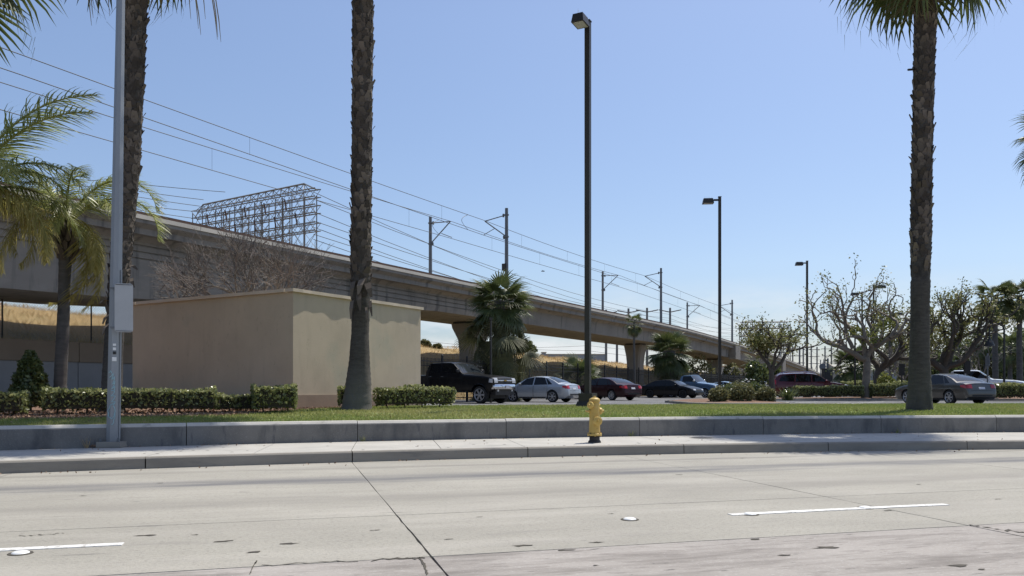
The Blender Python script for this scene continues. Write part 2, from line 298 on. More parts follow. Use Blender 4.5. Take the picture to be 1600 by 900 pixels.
M['greywall'] = mat('grey_building', (0.35, 0.36, 0.37), (0.30, 0.31, 0.32), 0.5, 0.9)
M['lampglass'] = mat('lamp_lens', (0.5, 0.5, 0.47), None, 6, 0.3)
M['flower'] = mat('white_flower', (0.75, 0.75, 0.70), None, 6, 0.7)
def paint(name, c, metal=0.35, rough=0.32):
    m = mat(name, c, tuple(x * 0.93 for x in c), 2, rough, metal=metal if max(c) > .03 else 0, coat=0.7 if max(c) > .03 else .15, spec=.4 if max(c) > .03 else .25, stain=[(tuple(min(1, x * 0.7 + 0.03) for x in c), 3, 0.5, 0.8, 0.35)])
    return m

# ------------------------------------------------------------------ site geometry
RA = math.atan(0.28); RU = np.array((math.cos(RA), math.sin(RA), 0)); RV = np.array((-math.sin(RA), math.cos(RA), 0))
RO = np.array((0, 12.88, 0))
def road(s, t, z=0.0): return RO + RU * s + RV * t + np.array((0, 0, z))
def cl(f, lo, hi):
    def g(X):
        Xc = min(max(X, lo), hi); e = 0.01; sl = (f(Xc + e) - f(Xc - e)) / (2 * e)
        return f(Xc) + sl * (X - Xc), sl
    return g
kerb_l = cl(lambda X: 13.75 + .29 * X - .010 * X * X, -8, 10.5)
wall_l = cl(lambda X: 16.40 + .30 * X - .0088 * X * X, -8.5, 12.5)
def on(line, X, back=0.0, z=0.0):
    Y, sl = line(X); n = unit((-sl, 1, 0)); return np.array((X, Y, z)) + n * back
ZS, ZW, ZLOT = 0.17, 0.565, 0.45
def smooth(x): x = min(max(x, 0), 1); return x * x * (3 - 2 * x)
def zg(w):
    return 0.535 + 0.115 * smooth(w / 6.0)
def gz(X, Y):
    return zg((Y - wall_l(X)[0]) * 0.955)
# light-rail frame
RL_A = np.array((0.2, 65.0, 0)); RL_D = unit((0.58, 1, 0)); RL_N = np.array((-RL_D[1], RL_D[0], 0))
def R(l, o, z=0.0): return RL_A + RL_D * l + RL_N * o + np.array((0, 0, z))
LT = np.array([-90, 40, 55, 73, 93, 114, 136, 158, 200, 240]); TT = np.array([9.05, 9.05, 8.8, 8.3, 7.75, 6.9, 5.8, 4.5, 2.3, 0.8])
def deckT(l): return float(np.mean([np.interp(l + q, LT, TT) for q in (-6, -3, 0, 3, 6)]))
LS = np.array([-90, -40, -34, -26, -18, -10, 0]); SS = np.array([5.2, 5.2, 5.32, 5.75, 6.35, 6.8, 6.8])
def deckS(l): return float(np.interp(l, LS, SS)) if l < 0 else deckT(l) - 2.25

# ------------------------------------------------------------------ ground sheets
b = MB(); b.add([(-900, -300, -0.06), (1500, -300, -0.06), (1500, 3000, -0.06), (-900, 3000, -0.06)], [(0, 1, 2, 3)])
tag(b.build('ground', M['earth']), kind='structure')
# road: dark bed + slabs + markings
rd = bpy.data.objects.new('road', None); COL.objects.link(rd); rd.location = RO; rd.rotation_euler = (0, 0, RA); tag(rd, kind='structure')
b = MB(); b.add([(-70, -17.5, -0.03), (90, -17.5, -0.03), (90, 2.5, -0.03), (-70, 2.5, -0.03)], [(0, 1, 2, 3)]); link('road_bed', b.mesh('road_bed', M['joint']), rd)
rows = [(2.4, -4.87, 'road'), (-4.87, -6.79, 'road'), (-6.79, -11.6, 'road_worn'), (-11.6, -17.4, 'road')]
rng = np.random.default_rng(3)
for t1, t0, mk in rows:
    for k in range(-12, 17):
        s0 = -2.5 + 4.75 * k; s1 = s0 + 4.75; g = 0.006 if t1 > -5 else 0.009
        mm = mk
        if mk == 'road_worn' and k < -3: mm = 'road'
        b = MB(); n = 10
        # slab edges a little ragged
        def jag(): return rng.uniform(-0.004, 0.006)
        gl = g + (0.002 if t1 < -4 else 0)
        ring = [(s0 + gl, t0 + g + 0), (s1 - gl, t0 + g), (s1 - gl, t1 - g), (s0 + gl, t1 - g)]
        poly = []
        for i in range(4):
            a_, c_ = np.array(ring[i]), np.array(ring[(i + 1) % 4])
            for q in range(n):
                p = a_ + (c_ - a_) * q / n
                if 0 < q: p = p + np.array((jag(), jag())) * (1.0 if i % 2 else 0.6)
                poly.append(tuple(p))
        b.prism(poly, -0.028, 0.0)
        o = link('slab', b.mesh('slab', M[mm]), rd)
# tyre-darkened band along the gutter side of the lane, and tar spots
def strip(name, mk, s0, s1, tc_, wd, z, amp=0.06, step=0.35, sd=1, ends=True):
    r = np.random.default_rng(sd); ss = np.arange(s0, s1 + step, step)
    up = tc_ + wd / 2 + np.cumsum(r.normal(0, amp * 0.3, len(ss))) * 0.3 + r.normal(0, amp * 0.25, len(ss)); dn = tc_ - wd / 2 + r.normal(0, amp * 0.3, len(ss))
    if ends: up[0] = dn[0] = tc_; up[-1] = dn[-1] = tc_
    b = MB(); b.grid(np.stack([np.stack([ss, dn, np.full(len(ss), z)], 1), np.stack([ss, up, np.full(len(ss), z)], 1)], 0).transpose(1, 0, 2)[:, ::1])
    me = b.mesh(name, M[mk]); me.flip_normals(); return link(name, me, rd)
for k, (s0, s1, z) in enumerate([(-4.71 - 2.6, -4.71, 0.006), (0.55, 3.06, 0.006), (8.3, 10.8, 0.006), (-14.8, -12.3, 0.006)]):
    b = MB(); b.box(((s0 + s1) / 2, -5.71, 0.003), (s1 - s0, 0.10, 0.006)); link('lane_marking', b.mesh('lane_marking', M['paint']), rd)
rs = np.random.default_rng(21)
for px, py, w_ in [(228, 837, .26), (305, 836, .12), (350, 846, .3), (450, 850, .3), (400, 863, .25), (585, 829, .16), (1178, 843, .22), (1390, 798, .2), (1535, 890, .12), (885, 860, .2), (930, 848, .22), (815, 853, .3),
                   (750, 808, .1), (955, 803, .12), (930, 884, .1), (1160, 716, .2), (700, 843, .2), (1435, 757, .14), (1560, 780, .16), (130, 775, .14), (205, 777, .1), (250, 755, .15), (1290, 856, .4), (1230, 868, .25), (1060, 742, .2), (1500, 884, .3)]:
    d = CAMZ * F / (py - HZ); p = P(px, py, d) - RO; s_, t_ = p @ RU, p @ RV
    a = np.linspace(0, 2 * math.pi, 11)[:-1]; rr = rs.uniform(0.25, 1.1, 10); w_ *= .72
    b = MB(); b.add([(s_ + w_ / 2 * rr[i] * math.cos(a[i]), t_ + w_ * 0.18 * rr[i] * math.sin(a[i]), 0.004) for i in range(10)], [tuple(range(10))])
    link('tar_spot', b.mesh('tar_spot', M['joint']), rd)
def crack(pts, wd, sd):
    r = np.random.default_rng(sd); out = []
    for (x0, y0), (x1, y1) in zip(pts[:-1], pts[1:]):
        for q in np.linspace(0, 1, 9)[:-1]: out.append((x0 + (x1 - x0) * q, y0 + (y1 - y0) * q))
    out.append(pts[-1]); L_, R_ = [], []
    for i, (px, py) in enumerate(out):
        py += r.normal(0, 0.8); d = CAMZ * F / (py - HZ); p = P(px, py, d) - RO; s_, t_ = p @ RU, p @ RV
        w = wd * r.uniform(0.3, 1.2); L_.append((s_ - w * .4, t_ - w, 0.004)); R_.append((s_ + w * .4, t_ + w, 0.004))
    b = MB(); b.grid(np.array([L_, R_]).transpose(1, 0, 2)); me = b.mesh('crack', M['joint']); link('crack', me, rd)
crack([(1515, 820), (1555, 827), (1600, 833), (1660, 842)], 0.022, 1); crack([(390, 898), (396, 884), (402, 876)], 0.012, 2)
crack([(580, 876), (625, 873), (664, 872)], 0.02, 3); crack([(655, 872), (663, 884), (668, 899)], 0.03, 4); crack([(30, 838), (70, 836), (100, 834)], 0.008, 5)
crack([(400, 886), (470, 880), (560, 877)], 0.008, 6)
# raised ceramic dots
for px, py, lab in [(984, 809, 'white ceramic lane dot alone on bare concrete, no stripe under it'), (1172, 801, 'white ceramic lane dot near the start of the long white stripe'),
                    (1352, 791, 'white ceramic lane dot on the stripe beside the slab joint'), (32, 862, 'white ceramic lane dot ringed with dirt on the stripe nearest the signpost')]:
    d = CAMZ * F / (py + 3 - HZ); p = P(px, py + 3, d); p[2] = 0.0
    t = thing('lane_dot', lab, 'road marker', tuple(p), 'raised dots along the lane line')
    b = MB(); b.lathe([(0.062, 0.001), (0.058, 0.010), (0.045, 0.017), (0.022, 0.021), (0.001, 0.022)], sides=18); b2 = MB()
    link('dome', b.mesh('dome', M['white'], 60), t)
    b2.lathe([(0.085, 0.001), (0.082, 0.005), (0.001, 0.0055)], sides=14); link('glue_ring', b2.mesh('glue_ring', M['joint']), t)

# kerb stones, sidewalk slabs, low wall
XS = [.28 + 2.88 * k for k in range(-9, 14)]
kb = bpy.data.objects.new('kerb', None); COL.objects.link(kb); tag(kb, kind='structure')
swk = bpy.data.objects.new('sidewalk', None); COL.objects.link(swk); tag(swk, kind='structure')
b = MB(); G = np.array([[on(kerb_l, X, 0.03, ZS - 0.03), on(wall_l, X, 0.1, ZS - 0.03)] for X in np.linspace(-30, 42, 60)]); b.grid(G[:, ::-1]); link('sidewalk_bed', b.mesh('sidewalk_bed', M['joint']), swk)
for X0, X1 in zip(XS[:-1], XS[1:]):
    g = 0.008
    xs = np.linspace(X0 + g, X1 - g, 6); b = MB(); sec = [(0, -.05), (0.012, ZS - .02), (0.03, ZS + .002), (0.16, ZS + .003), (0.16, -.05)]
    G = np.array([[on(kerb_l, x, q, z) for q, z in sec] for x in xs]); b.grid(G)
    for E in (0, -1):
        b.add(G[E], [tuple(range(5)) if E == 0 else tuple(range(5))[::-1]])
    o = link('kerb_stone', b.mesh('kerb_stone', M['kerb']), kb)
    halves = [X0, (X0 + X1) / 2, X1] if X0 < -2.4 else [X0, X1]
    for a, c in zip(halves[:-1], halves[1:]):
        xs = np.linspace(a + g * .7, c - g * .7, 5); b = MB()
        top = np.array([[on(kerb_l, x, 0.167, ZS), on(wall_l, x - .42, -0.004, ZS)] for x in xs]); b.grid(top[:, ::-1])
        pts = list(top[:, 0]) + list(top[::-1, 1]); n = len(pts); lo = [p - np.array((0, 0, .03)) for p in pts]
        b.add(np.array(pts + lo), [(i, n + i, n + (i + 1) % n, (i + 1) % n) for i in range(n)])
        me = b.mesh('slab', M['side']); link('slab', me, swk)
lw = thing('low_wall', 'long low concrete wall holding the lawn along the sidewalk', 'wall', tuple(on(wall_l, 0)))
lo_ = np.array(lw.location)
XW = [X - .40 for X in XS]
for X0, X1 in zip(XW[:-1], XW[1:]):
    g = 0.006; xs = np.linspace(X0 + g, X1 - g, 8); b = MB(); sec = [(0, ZS - .1), (0.0, ZW - .065), (0.012, ZW - .045), (0.05, ZW - .004), (0.07, ZW), (0.21, ZW), (0.23, ZW - .02), (0.23, 0.1)]
    dz = rng.uniform(-.004, .006)
    G = np.array([[on(wall_l, x, q, z + (dz if z > .4 else 0)) for q, z in sec] for x in xs]); b.grid(G)
    for E in (0, -1): b.add(G[E], [tuple(range(8)) if E == 0 else tuple(range(8))[::-1]])
    o = b.build('wall_block', M['wall'], lw, origin=lo_)
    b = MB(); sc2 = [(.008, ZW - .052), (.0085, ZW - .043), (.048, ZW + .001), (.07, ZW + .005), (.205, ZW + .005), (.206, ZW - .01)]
    b.grid(np.array([[on(wall_l, x, q, z + dz) for q, z in sc2] for x in xs])); b.build('worn_sunlit_top', M['walltop'], o, origin=lo_)  # thin strip carrying the wall top's sunlit brightness in its colour

# lawn, planting bed, parking lot
def wl(X): return float(np.interp(X, [-30, -9, -5, -3.6, -1.0, 60], [2.6, 2.8, 3.2, 5.4, 8.6, 8.6]))
def wb(X): return float(np.interp(X, [-30, -2.2, -0.4, 60], [13, 13, 8.7, 8.7]))
def gp(X, w, dz=0): return on(wall_l, X, w, zg(w) + dz)
b = MB(); G = np.array([[gp(X, f * wl(X) + (1 - f) * 0.232) for f in np.linspace(0, 1, 10)] for X in np.linspace(-25, 40, 131)]); b.grid(G[:, ::-1]); tag(b.build('lawn', M['lawn'], smooth=180), kind='structure')
b = MB(); G = np.array([[gp(X, f * wb(X) + (1 - f) * wl(X), 0.004) for f in np.linspace(0, 1, 14)] for X in np.linspace(-30, -0.4, 70)]); b.grid(G[:, ::-1]); tag(b.build('planting_bed', M['mulch'], smooth=180), kind='structure')
b = MB(); G = np.array([[gp(X, wb(X) - .02, 0.01), gp(X, wb(X) + .13, 0.01), gp(X, wb(X) + .14, -.4)] for X in np.linspace(-25, 45, 90)]); b.grid(G[:, ::-1]); tag(b.build('lot_kerb', M['kerb']), kind='structure')
b = MB(); G = [];
for X in np.linspace(-40, 62, 30):
    p = gp(X, 8.0); p[2] = ZLOT; G.append([p, np.array((p[0] * 1.0, p[1] + 25, ZLOT)), np.array((p[0] + 60, 230, ZLOT - .02))])
b.grid(np.array(G)[:, ::-1]); lot = tag(b.build('parking_lot', M['asphalt']), kind='structure')
def lot_line(p0, p1, w=.1):
    p0, p1 = np.array((*p0, 0.)), np.array((*p1, 0.)); d = unit(p1 - p0); n = np.array((-d[1], d[0], 0)) * w / 2; z = np.array((0, 0, ZLOT + .004))
    b = MB(); b.add([p0 - n + z, p1 - n + z, p1 + n + z, p0 + n + z], [(0, 1, 2, 3)]); b.build('parking_line', M['lotpaint'], lot)

# grass blades on the lawn
rg = np.random.default_rng(5); n = 170000
Xg = rg.uniform(-13.5, 21, n); fg = rg.uniform(0, 1, n)
wlx = np.interp(Xg, [-30, -9, -5, -3.6, -1.0, 60], [2.6, 2.8, 3.2, 5.4, 8.6, 8.6]); wg = 0.24 + fg * (wlx - 0.24) + rg.normal(0, .03, n); wg = np.maximum(wg, 0.235)
keep = rg.uniform(0, 1, n) < wlx / 8.6 * 1.25 * np.where(np.sin(Xg * 2.3 + 3 * np.sin(wg * 1.4)) * np.sin(wg * 2.1 + Xg) > .6, .45, 1); Xg, wg = Xg[keep], wg[keep]; n = len(Xg)
xt = np.linspace(-14, 22, 400); yt = np.array([wall_l(x) for x in xt]); Yg = np.interp(Xg, xt, yt[:, 0]); sl = np.interp(Xg, xt, yt[:, 1]); nn = np.sqrt(1 + sl * sl)
u_ = np.clip(wg / 6, 0, 1); zz = 0.535 + .115 * u_ * u_ * (3 - 2 * u_)
base = np.stack([Xg - sl / nn * wg, Yg + wg / nn, zz], 1)
az = rg.uniform(0, 2 * math.pi, n); hgt = rg.uniform(.025, .065, n); wid = rg.uniform(.006, .013, n)
dx = np.stack([np.cos(az), np.sin(az), np.zeros(n)], 1); lean = np.stack([rg.normal(0, .025, n), rg.normal(0, .025, n), hgt], 1)
V = np.stack([base - dx * wid[:, None], base + dx * wid[:, None], base + lean], 1).reshape(-1, 3)
patch = 0.30 + .22 * np.sin(Xg * 1.3 + 1.7 * np.sin(wg * .9)) * np.sin(wg * 1.1 + Xg * .4) + rg.normal(0, .2, n) + .35 * np.exp(-((Xg + 2.2) ** 2 + (wg - 4) ** 2) / 4) + .3 * (np.sin(Xg * .55 + 2) * np.sin(wg * .6 + Xg * .2) > .35)
b = MB(); b.add(V, np.arange(3 * n).reshape(n, 3), np.repeat(np.clip(patch, 0, 1), 3)); tag(b.build('grass', M['grass']), kind='stuff')
# bark chips over the bed
n = 9000; Xc = rg.uniform(-13, -0.6, n); C = []
for X in Xc:
    w0, w1 = wl(X) - .12, min(wb(X), wl(X) + 3.2); w = w0 + (w1 - w0) * rg.uniform() ** 1.6; C.append(gp(X, w, .014))
b = MB(); b.sheets(C, .05, rg, rg.uniform(0, 1, n)); tag(b.build('bark_chips', M['chip']), kind='stuff')

# ------------------------------------------------------------------ viaduct
via = thing('viaduct', 'long concrete rail viaduct on flared piers crossing behind the car park', 'viaduct', tuple(R(0, 4.2, 0)))
vo = np.array(via.location)
def sweep(l0, l1, secf, name, mk, step=3.0, smooth_=None, cap=True):
    ls = np.linspace(l0, l1, max(2, int(abs(l1 - l0) / step) + 1)); G = np.array([[R(l, o, z) for o, z in secf(l)] for l in ls])
    b = MB(); b.grid(np.concatenate([G, G[:, :1]], 1))
    if cap:
        m = G.shape[1]
        for E in (0, -1): b.add(G[E], [tuple(range(m))])
    return b.build(name, M[mk], via, smooth=smooth_, origin=vo)
def sec_main(l):
    T, s = deckT(l), deckS(l); c = T - 1.05
    pts = [(.28, T - .82), (.28, T - .20), (0, T - .20), (0, T - .36), (1.0, c)]
    if l < -1.2:
        for q in (1.17, 1.47, 1.78): pts += [(1.0, T - q), (1.07, T - q - .005), (1.07, T - q - .075), (1.0, T - q - .08)]
    return pts + [(1.08, s), (6.9, s), (7.5, c), (8.5, T - .36), (8.5, T - .20), (8.22, T - .20), (8.22, T - .82)]
for l0, l1 in [(-88, -40), (-40, -1.25), (-1.15, 55), (55.06, 92), (92.06, 240)]:
    sweep(l0, l1, sec_main, 'girder', 'deck', 2.6)
    sweep(l0, l1, lambda l: [(-.05, deckT(l) - .198), (.32, deckT(l) - .198), (.30, deckT(l)), (-.03, deckT(l))], 'coping', 'deck_light', 3)
    sweep(l0, l1, lambda l: [(8.18, deckT(l) - .198), (8.55, deckT(l) - .198), (8.53, deckT(l)), (8.2, deckT(l))], 'coping', 'deck_light', 3)
    sweep(l0 + .02, l1 - .02, lambda l: [(.10, deckT(l) + .003), (.24, deckT(l) + .003), (.24, deckT(l) + .16), (.10, deckT(l) + .16)], 'cable_trough', 'rust', 3)
def pier(l, wtop=1.1, wbot=.92, zb=0.2, ht=1.2):
    s = deckS(l) if l > -1 else deckT(l) - 2.25
    ax = np.array([RL_D, RL_N, (0, 0, 1)]); b = MB(); G = []
    for z, hw, hd in [(zb, wbot, .85), (s - 2.6, wbot, .85), (s - 1.5, wbot + .05, .95), (s - .5, wtop - .04, ht - .06), (s - .16, wtop, ht)]:
        c = .22; ring = [(-hw + c, -hd), (hw - c, -hd), (hw, -hd + c), (hw, hd - c), (hw - c, hd), (-hw + c, hd), (-hw, hd - c), (-hw, -hd + c)]
        G.append([R(l, 4.1, z) + RL_D * x + RL_N * y for x, y in ring])
    G = np.array(G); b.grid(np.concatenate([G, G[:, :1]], 1)); b.add(G[-1], [tuple(range(8))])
    o = b.build('pier', M['pier'], via, smooth=30, origin=vo)
    b = MB(); b.box(R(l, 4.1, s - .08), (wtop * 1.7, ht * 1.7, .158), ax); b.build('bearing', M['black'], o, origin=vo)
for l in (-62, 0, 37.5, 73, 108): pier(l, ht=1.55 if l == 0 else 1.2)
for l in (71.5, 107.5):
    b = MB(); T = deckT(l); b.box(R(l, .46, T - 1.42), (3.0, 1.06, 2.1), np.array([RL_D, RL_N, (0, 0, 1)]), taper=(1, 1)); b.build('pilaster', M['deck'], via, origin=vo)

# embankment, retaining wall, dry grass
def bankH(l): return float(np.interp(l, [-30, 10, 50, 94, 160, 240], [5.0, 4.75, 4.45, 3.6, 2.3, 1.4]))
def bank(l, o):
    if l < -14: return 3.36 + (5.55 - 3.36) * smooth((o - 4.8) / 8) + .12 * math.sin(l * .7 + o) * smooth((o - 4.8) / 3) if o > 4.8 else ZLOT
    return ZLOT - .03 + bankH(l) * smooth((o + 2.5) / 16) + (.14 * math.sin(l * .55 + o * .6) + .1 * math.sin(l * 1.3)) * smooth((o + 5) / 8)
b = MB(); G = np.array([[R(l, o, bank(l, o)) for o in np.linspace(-7, 13, 18)] + [R(l, 45, bankH(l) - .2)] for l in np.linspace(-13.9, 240, 120)]); b.grid(G)
G = np.array([[R(l, o, bank(l, o)) for o in np.linspace(4.81, 13.5, 9)] + [R(l, 45, 5.4)] for l in np.linspace(-90, -14, 50)]); b.grid(G)
tag(b.build('embankment', M['drygrass_soil'], smooth=180), kind='structure')
n = 130000; C = []; rr = np.random.default_rng(8)
ll = np.where(rr.uniform(0, 1, n) < .45, rr.uniform(-48, -14, n), rr.uniform(-14, 130, n)); oo = rr.uniform(-5, 14, n); lst = []
for l, o in zip(ll, oo):
    if l < -14 and o < 4.9: continue
    if l > 60 and rr.uniform() < .4: continue
    lst.append(R(l, o, bank(l, o)))
base = np.array(lst); n = len(base); az = rr.uniform(0, 6.283, n); near = np.clip((base[:, 1] - 30) / 60, .35, 1); hg = rr.uniform(.08, .34, n) * rr.uniform(.5, 1.2, n); wd = rr.uniform(.012, .045, n) * near
dx = np.stack([np.cos(az), np.sin(az), 0 * az], 1); ln = np.stack([rr.normal(0, .12, n), rr.normal(0, .12, n), hg], 1)
b = MB(); b.add(np.stack([base - dx * wd[:, None], base + dx * wd[:, None], base + ln], 1).reshape(-1, 3), np.arange(3 * n).reshape(n, 3), np.repeat(rr.uniform(0, 1, n), 3))
tag(b.build('dry_grass', M['drygrass']), kind='stuff')
rw = thing('retaining_wall', 'grey retaining wall with a brown top band under the viaduct', 'wall', tuple(R(-35, 4.4)))
ro = np.array(rw.location); ax = np.array([RL_D, RL_N, (0, 0, 1)])
for l0 in np.arange(-88, -14, 6.0):
    b = MB(); b.box(R(l0 + 3, 4.6, 1.31), (5.97, .4, 2.3), ax); b.build('wall_panel', M['retain'], rw, origin=ro)
    b = MB(); b.box(R(l0 + 3, 4.56, 2.93), (5.97, .5, .93), ax); b.build('wall_band', M['retain_band'], rw, origin=ro)
# chain link fence on the slope
cf = thing('chain_link_fence', 'chain link fence with barbed wire and bent top posts on the dry slope', 'fence', tuple(R(-36, 5.6, 3.5)))
co = np.array(cf.location)
for l in np.arange(-62, -16, 4.2):
    z0 = bank(l, 5.6) - .1; b = MB(); p = R(l, 5.6, 0)
    b.tube([p + (0, 0, z0), p + (0, 0, z0 + 1.95), p + RL_D * .10 - RL_N * .12 + (0, 0, z0 + 2.15), p + RL_D * .32 - RL_N * .3 + (0, 0, z0 + 2.42)], .035, 6); b.build('post', M['black'], cf, smooth=40, origin=co)
b = MB()
for k in range(360):
    l = -62 + k * .13
    for sg in (-1, 1):
        a = R(l, 5.6, bank(l, 5.6)); c = R(l + sg * 1.85, 5.6, bank(l + sg * 1.85, 5.6) + 1.85); b.tube([a, c], .0055, 3, cap=False)
o = b.build('mesh', M['galv'], cf, origin=co); o['kind'] = 'stuff'
for h, q in [(2.12, .1), (2.27, .2), (2.42, .3)]:
    b = MB(); b.tube([R(l, 5.6 - q, bank(l, 5.6) + h) for l in np.arange(-62, -16, 2.1)], .008, 3); b.build('barbed_wire', M['wire'], cf, origin=co)

# black picket fence along the car park
pf = thing('picket_fence', 'black iron picket fence along the back of the car park', 'fence', tuple(R(0, -8, ZLOT)))
po = np.array(pf.location); pf.rotation_euler = (0, 0, math.atan2(RL_D[1], RL_D[0])); BAY = 2.4
b = MB(); b.box((0, 0, 1.2), (.09, .09, 2.5)); b.lathe([(.06, 2.45), (.065, 2.49), (.03, 2.56), (.001, 2.58)], sides=8); post_me = b.mesh('post', M['black'])
b = MB()
b.box((BAY / 2, 0, 0), (BAY - .1, .04, .045))
rail_me = b.mesh('rail', M['black']); b = MB()
for i in range(1, 20): b.box((BAY * i / 20, 0, 1.2), (.022, .022, 2.3))
pk_me = b.mesh('pickets', M['black'])
for k in range(-12, 52):
    x = k * BAY; link('post', post_me, pf, (x, 0, 0))
    for z in (.25, 1.95, 2.18): link('rail', rail_me, pf, (x, 0, z))
    q = link('picket', pk_me, pf, (x, 0, 0)); q['kind'] = 'stuff'

# catenary poles
WN_M, WN_C, WF_M, WF_C = 2.9, 2.9, 6.0, 6.0
def cat_pole(l, far, lab, box=False):
    o = 8.1 if far else .75; sgn = -1 if far else 1
    T = deckT(l) - .75; base = R(l, o, T); top = deckT(l) + 7.0
    t = thing('catenary_pole', lab, 'overhead line pole', tuple(base), 'overhead line poles on the viaduct'); bo = base
    b = MB(); b.tube([base, R(l, o, top)], [.17, .13], 8); b.lathe([(.3, 0), (.3, .06), (.01, .07)], base, 8); b.build('mast', M['steel'], t, smooth=40, origin=bo)
    e = o + sgn * 2.1; b = MB()
    b.tube([R(l, o, top - .55), R(l, e, top - .85 if not far else top - .62)], .045, 5)
    b.tube([R(l, o, top - 2.35), R(l, e, top - .85 if not far else top - .62)], .05, 5)
    b.build('bracket', M['steel'], t, origin=bo)
    b = MB(); b.tube([R(l, o + sgn * 1.15, top - 1.55), R(l, e + sgn * .15, top - 2.0)], .03, 4)
    for z_, oo in ((top - .55, o + sgn * .3), (top - 2.35, o + sgn * .25)): b.lathe([(.07, -.14), (.09, 0), (.07, .14)], R(l, oo, z_ - .02), 6)
    b.build('steady_arm', M['steel'], t, origin=bo)
    b = MB(); b.lathe([(.2, 0), (.2, .1)], R(l, o, top - .6), 8); b.lathe([(.2, 0), (.2, .1)], R(l, o, top - 2.4), 8); b.build('collar', M['steel'], t, origin=bo)
    if box: b = MB(); b.box(R(l, o + .15, T + 2.9), (.45, .35, .55), ax); b.build('control_box', M['bronze'], t, origin=bo)
cat_pole(0, False, 'tall grey pole with bracket rising behind the shaggy fan palm', True)
cat_pole(37.5, False, 'grey pole with bracket above the round fan palm and black sedan')
cat_pole(71, False, 'grey pole with bracket on the first pilaster of the viaduct')
cat_pole(107.5, False, 'grey pole on the far pilaster, above the red wagon')
cat_pole(-.5, True, 'grey pole on the far deck edge with bracket, nearest the lattice gantry')
cat_pole(36.5, True, 'grey pole on the far deck edge just beside the tallest car park lamp')
cat_pole(71, True, 'grey pole on the far deck edge beyond the round fan palm')
def span(fn, lab, sag, offs, ls, rad=.022, cat='cable', grp='overhead line wires above the viaduct', name='overhead_wire'):
    pts = []
    for a, c in zip(ls[:-1], ls[1:]):
        for q in np.linspace(0, 1, 13)[:-1]:
            l = a + (c - a) * q; pts.append(R(l, offs, fn(l) - sag * 4 * q * (1 - q)))
    pts.append(R(ls[-1], offs, fn(ls[-1]))); b = MB(); o0 = pts[0]; b.tube(pts, rad, 4); o = b.build(name, M['wire'], None, origin=o0); tag(o, lab, cat, grp); return pts
LN = [-75, 0, 37.5, 71, 107.5, 150, 200]; UPW = lambda l: min(1, max(0, -l / 40))
mN = span(lambda l: deckT(l) + 6.2 + .55 * UPW(l), 'topmost overhead wire, carried by the near row of poles', .25, 2.85, LN)
cN = span(lambda l: deckT(l) + 4.95 + .75 * UPW(l), 'contact wire hung under the topmost overhead wire', .05, 2.85, LN)
mF = span(lambda l: deckT(l) + 6.4, 'carrier wire held by the far row of poles', .25, 6.0, LN)
cF = span(lambda l: deckT(l) + 4.95, 'lowest overhead wire, held by the far row of poles', .05, 6.0, LN)
for nm, A_, B_, lab in (('dropper_wire', mN, cN, 'short vertical wires linking the near pair of overhead wires'), ('dropper_wire', mF, cF, 'short vertical wires linking the far pair of overhead wires')):
    b = MB()
    for i in range(2, 70, 3): b.tube([A_[i], B_[i] + (0, 0, 0)], .008, 3)
    o = b.build(nm, M['wire'], None, origin=A_[2]); tag(o, lab, 'cable', None, 'stuff')
for (l, sg, oo, lab) in ((-2.6, 1, 2.85, 'curved jumper wire beside the bracket behind the shaggy palm'), (-2.2, 1, 6.0, 'curved jumper wire beside the pole nearest the lattice gantry')):
    z1, z0 = deckT(l) + 6.2, deckT(l) + 5.0; b = MB(); b.tube([R(l - .9 * math.sin(math.pi * q), oo, z1 + (z0 - z1) * q) for q in np.linspace(0, 1, 9)], .02, 4); tag(b.build('jumper_wire', M['wire'], None, origin=R(l, oo, z1)), lab, 'cable')

# lattice gantry behind the viaduct
ga0, ga1 = P(312, 607, 78.0), P(479, 607, 70.0); ga0[2] = ga1[2] = 0; gd = unit(ga1 - ga0); gn = np.array((-gd[1], gd[0], 0)); gl = np.linalg.norm(ga1 - ga0)
gt = thing('lattice_gantry', 'wide steel lattice gantry carrying power lines behind the viaduct', 'power gantry', tuple((ga0 + ga1) / 2 + (0, 0, 4))); go = np.array(gt.location)
def lat(p, q, w, nx, rad, r2):
    """box truss from p to q with square width w along nx, ny"""
    p, q = np.array(p, float), np.array(q, float); d = unit(q - p); L = np.linalg.norm(q - p); n1 = unit(nx); n2 = np.cross(d, n1); b = MB()
    cs = [n1 * w / 2 * i + n2 * w / 2 * j for i, j in ((-1, -1), (1, -1), (1, 1), (-1, 1))]
    for c in cs: b.tube([p + c, q + c], rad, 4)
    m = max(2, int(L / (w * 1.05)))
    for k in range(m):
        a, e_ = p + d * L * k / m, p + d * L * (k + 1) / m
        for f in range(4):
            c0, c1 = cs[f], cs[(f + 1) % 4]; b.tube([a + c0, e_ + c1], r2, 3, False)
            if f % 2 == 0: b.tube([a + c1, e_ + c0], r2, 3, False)
    return b
for k in range(6):
    x = gl * (k + .25) / 5.35; wd = 1.5 if k in (0, 5) else .9
    b = lat(ga0 + gd * x + (0, 0, 4.0), ga0 + gd * x + (0, 0, 18.3), wd, gd, .05, .026); b.build('lattice_column', M['lattice'], gt, origin=go)
for z in (18.3, 16.9, 15.35):
    b = lat(ga0 - gd * .8 + (0, 0, z), ga1 + gd * 1.4 + (0, 0, z), .7, gn, .045, .026); b.build('lattice_beam', M['lattice'], gt, origin=go)
b = MB()                                                   # gabled top chord
for s_ in np.linspace(0, 1, 2): pass
A0, A1 = ga0 + gd * .5 + (0, 0, 19.2), ga1 - gd * .3 + (0, 0, 19.3); b.tube([A0, A1], .08, 4)
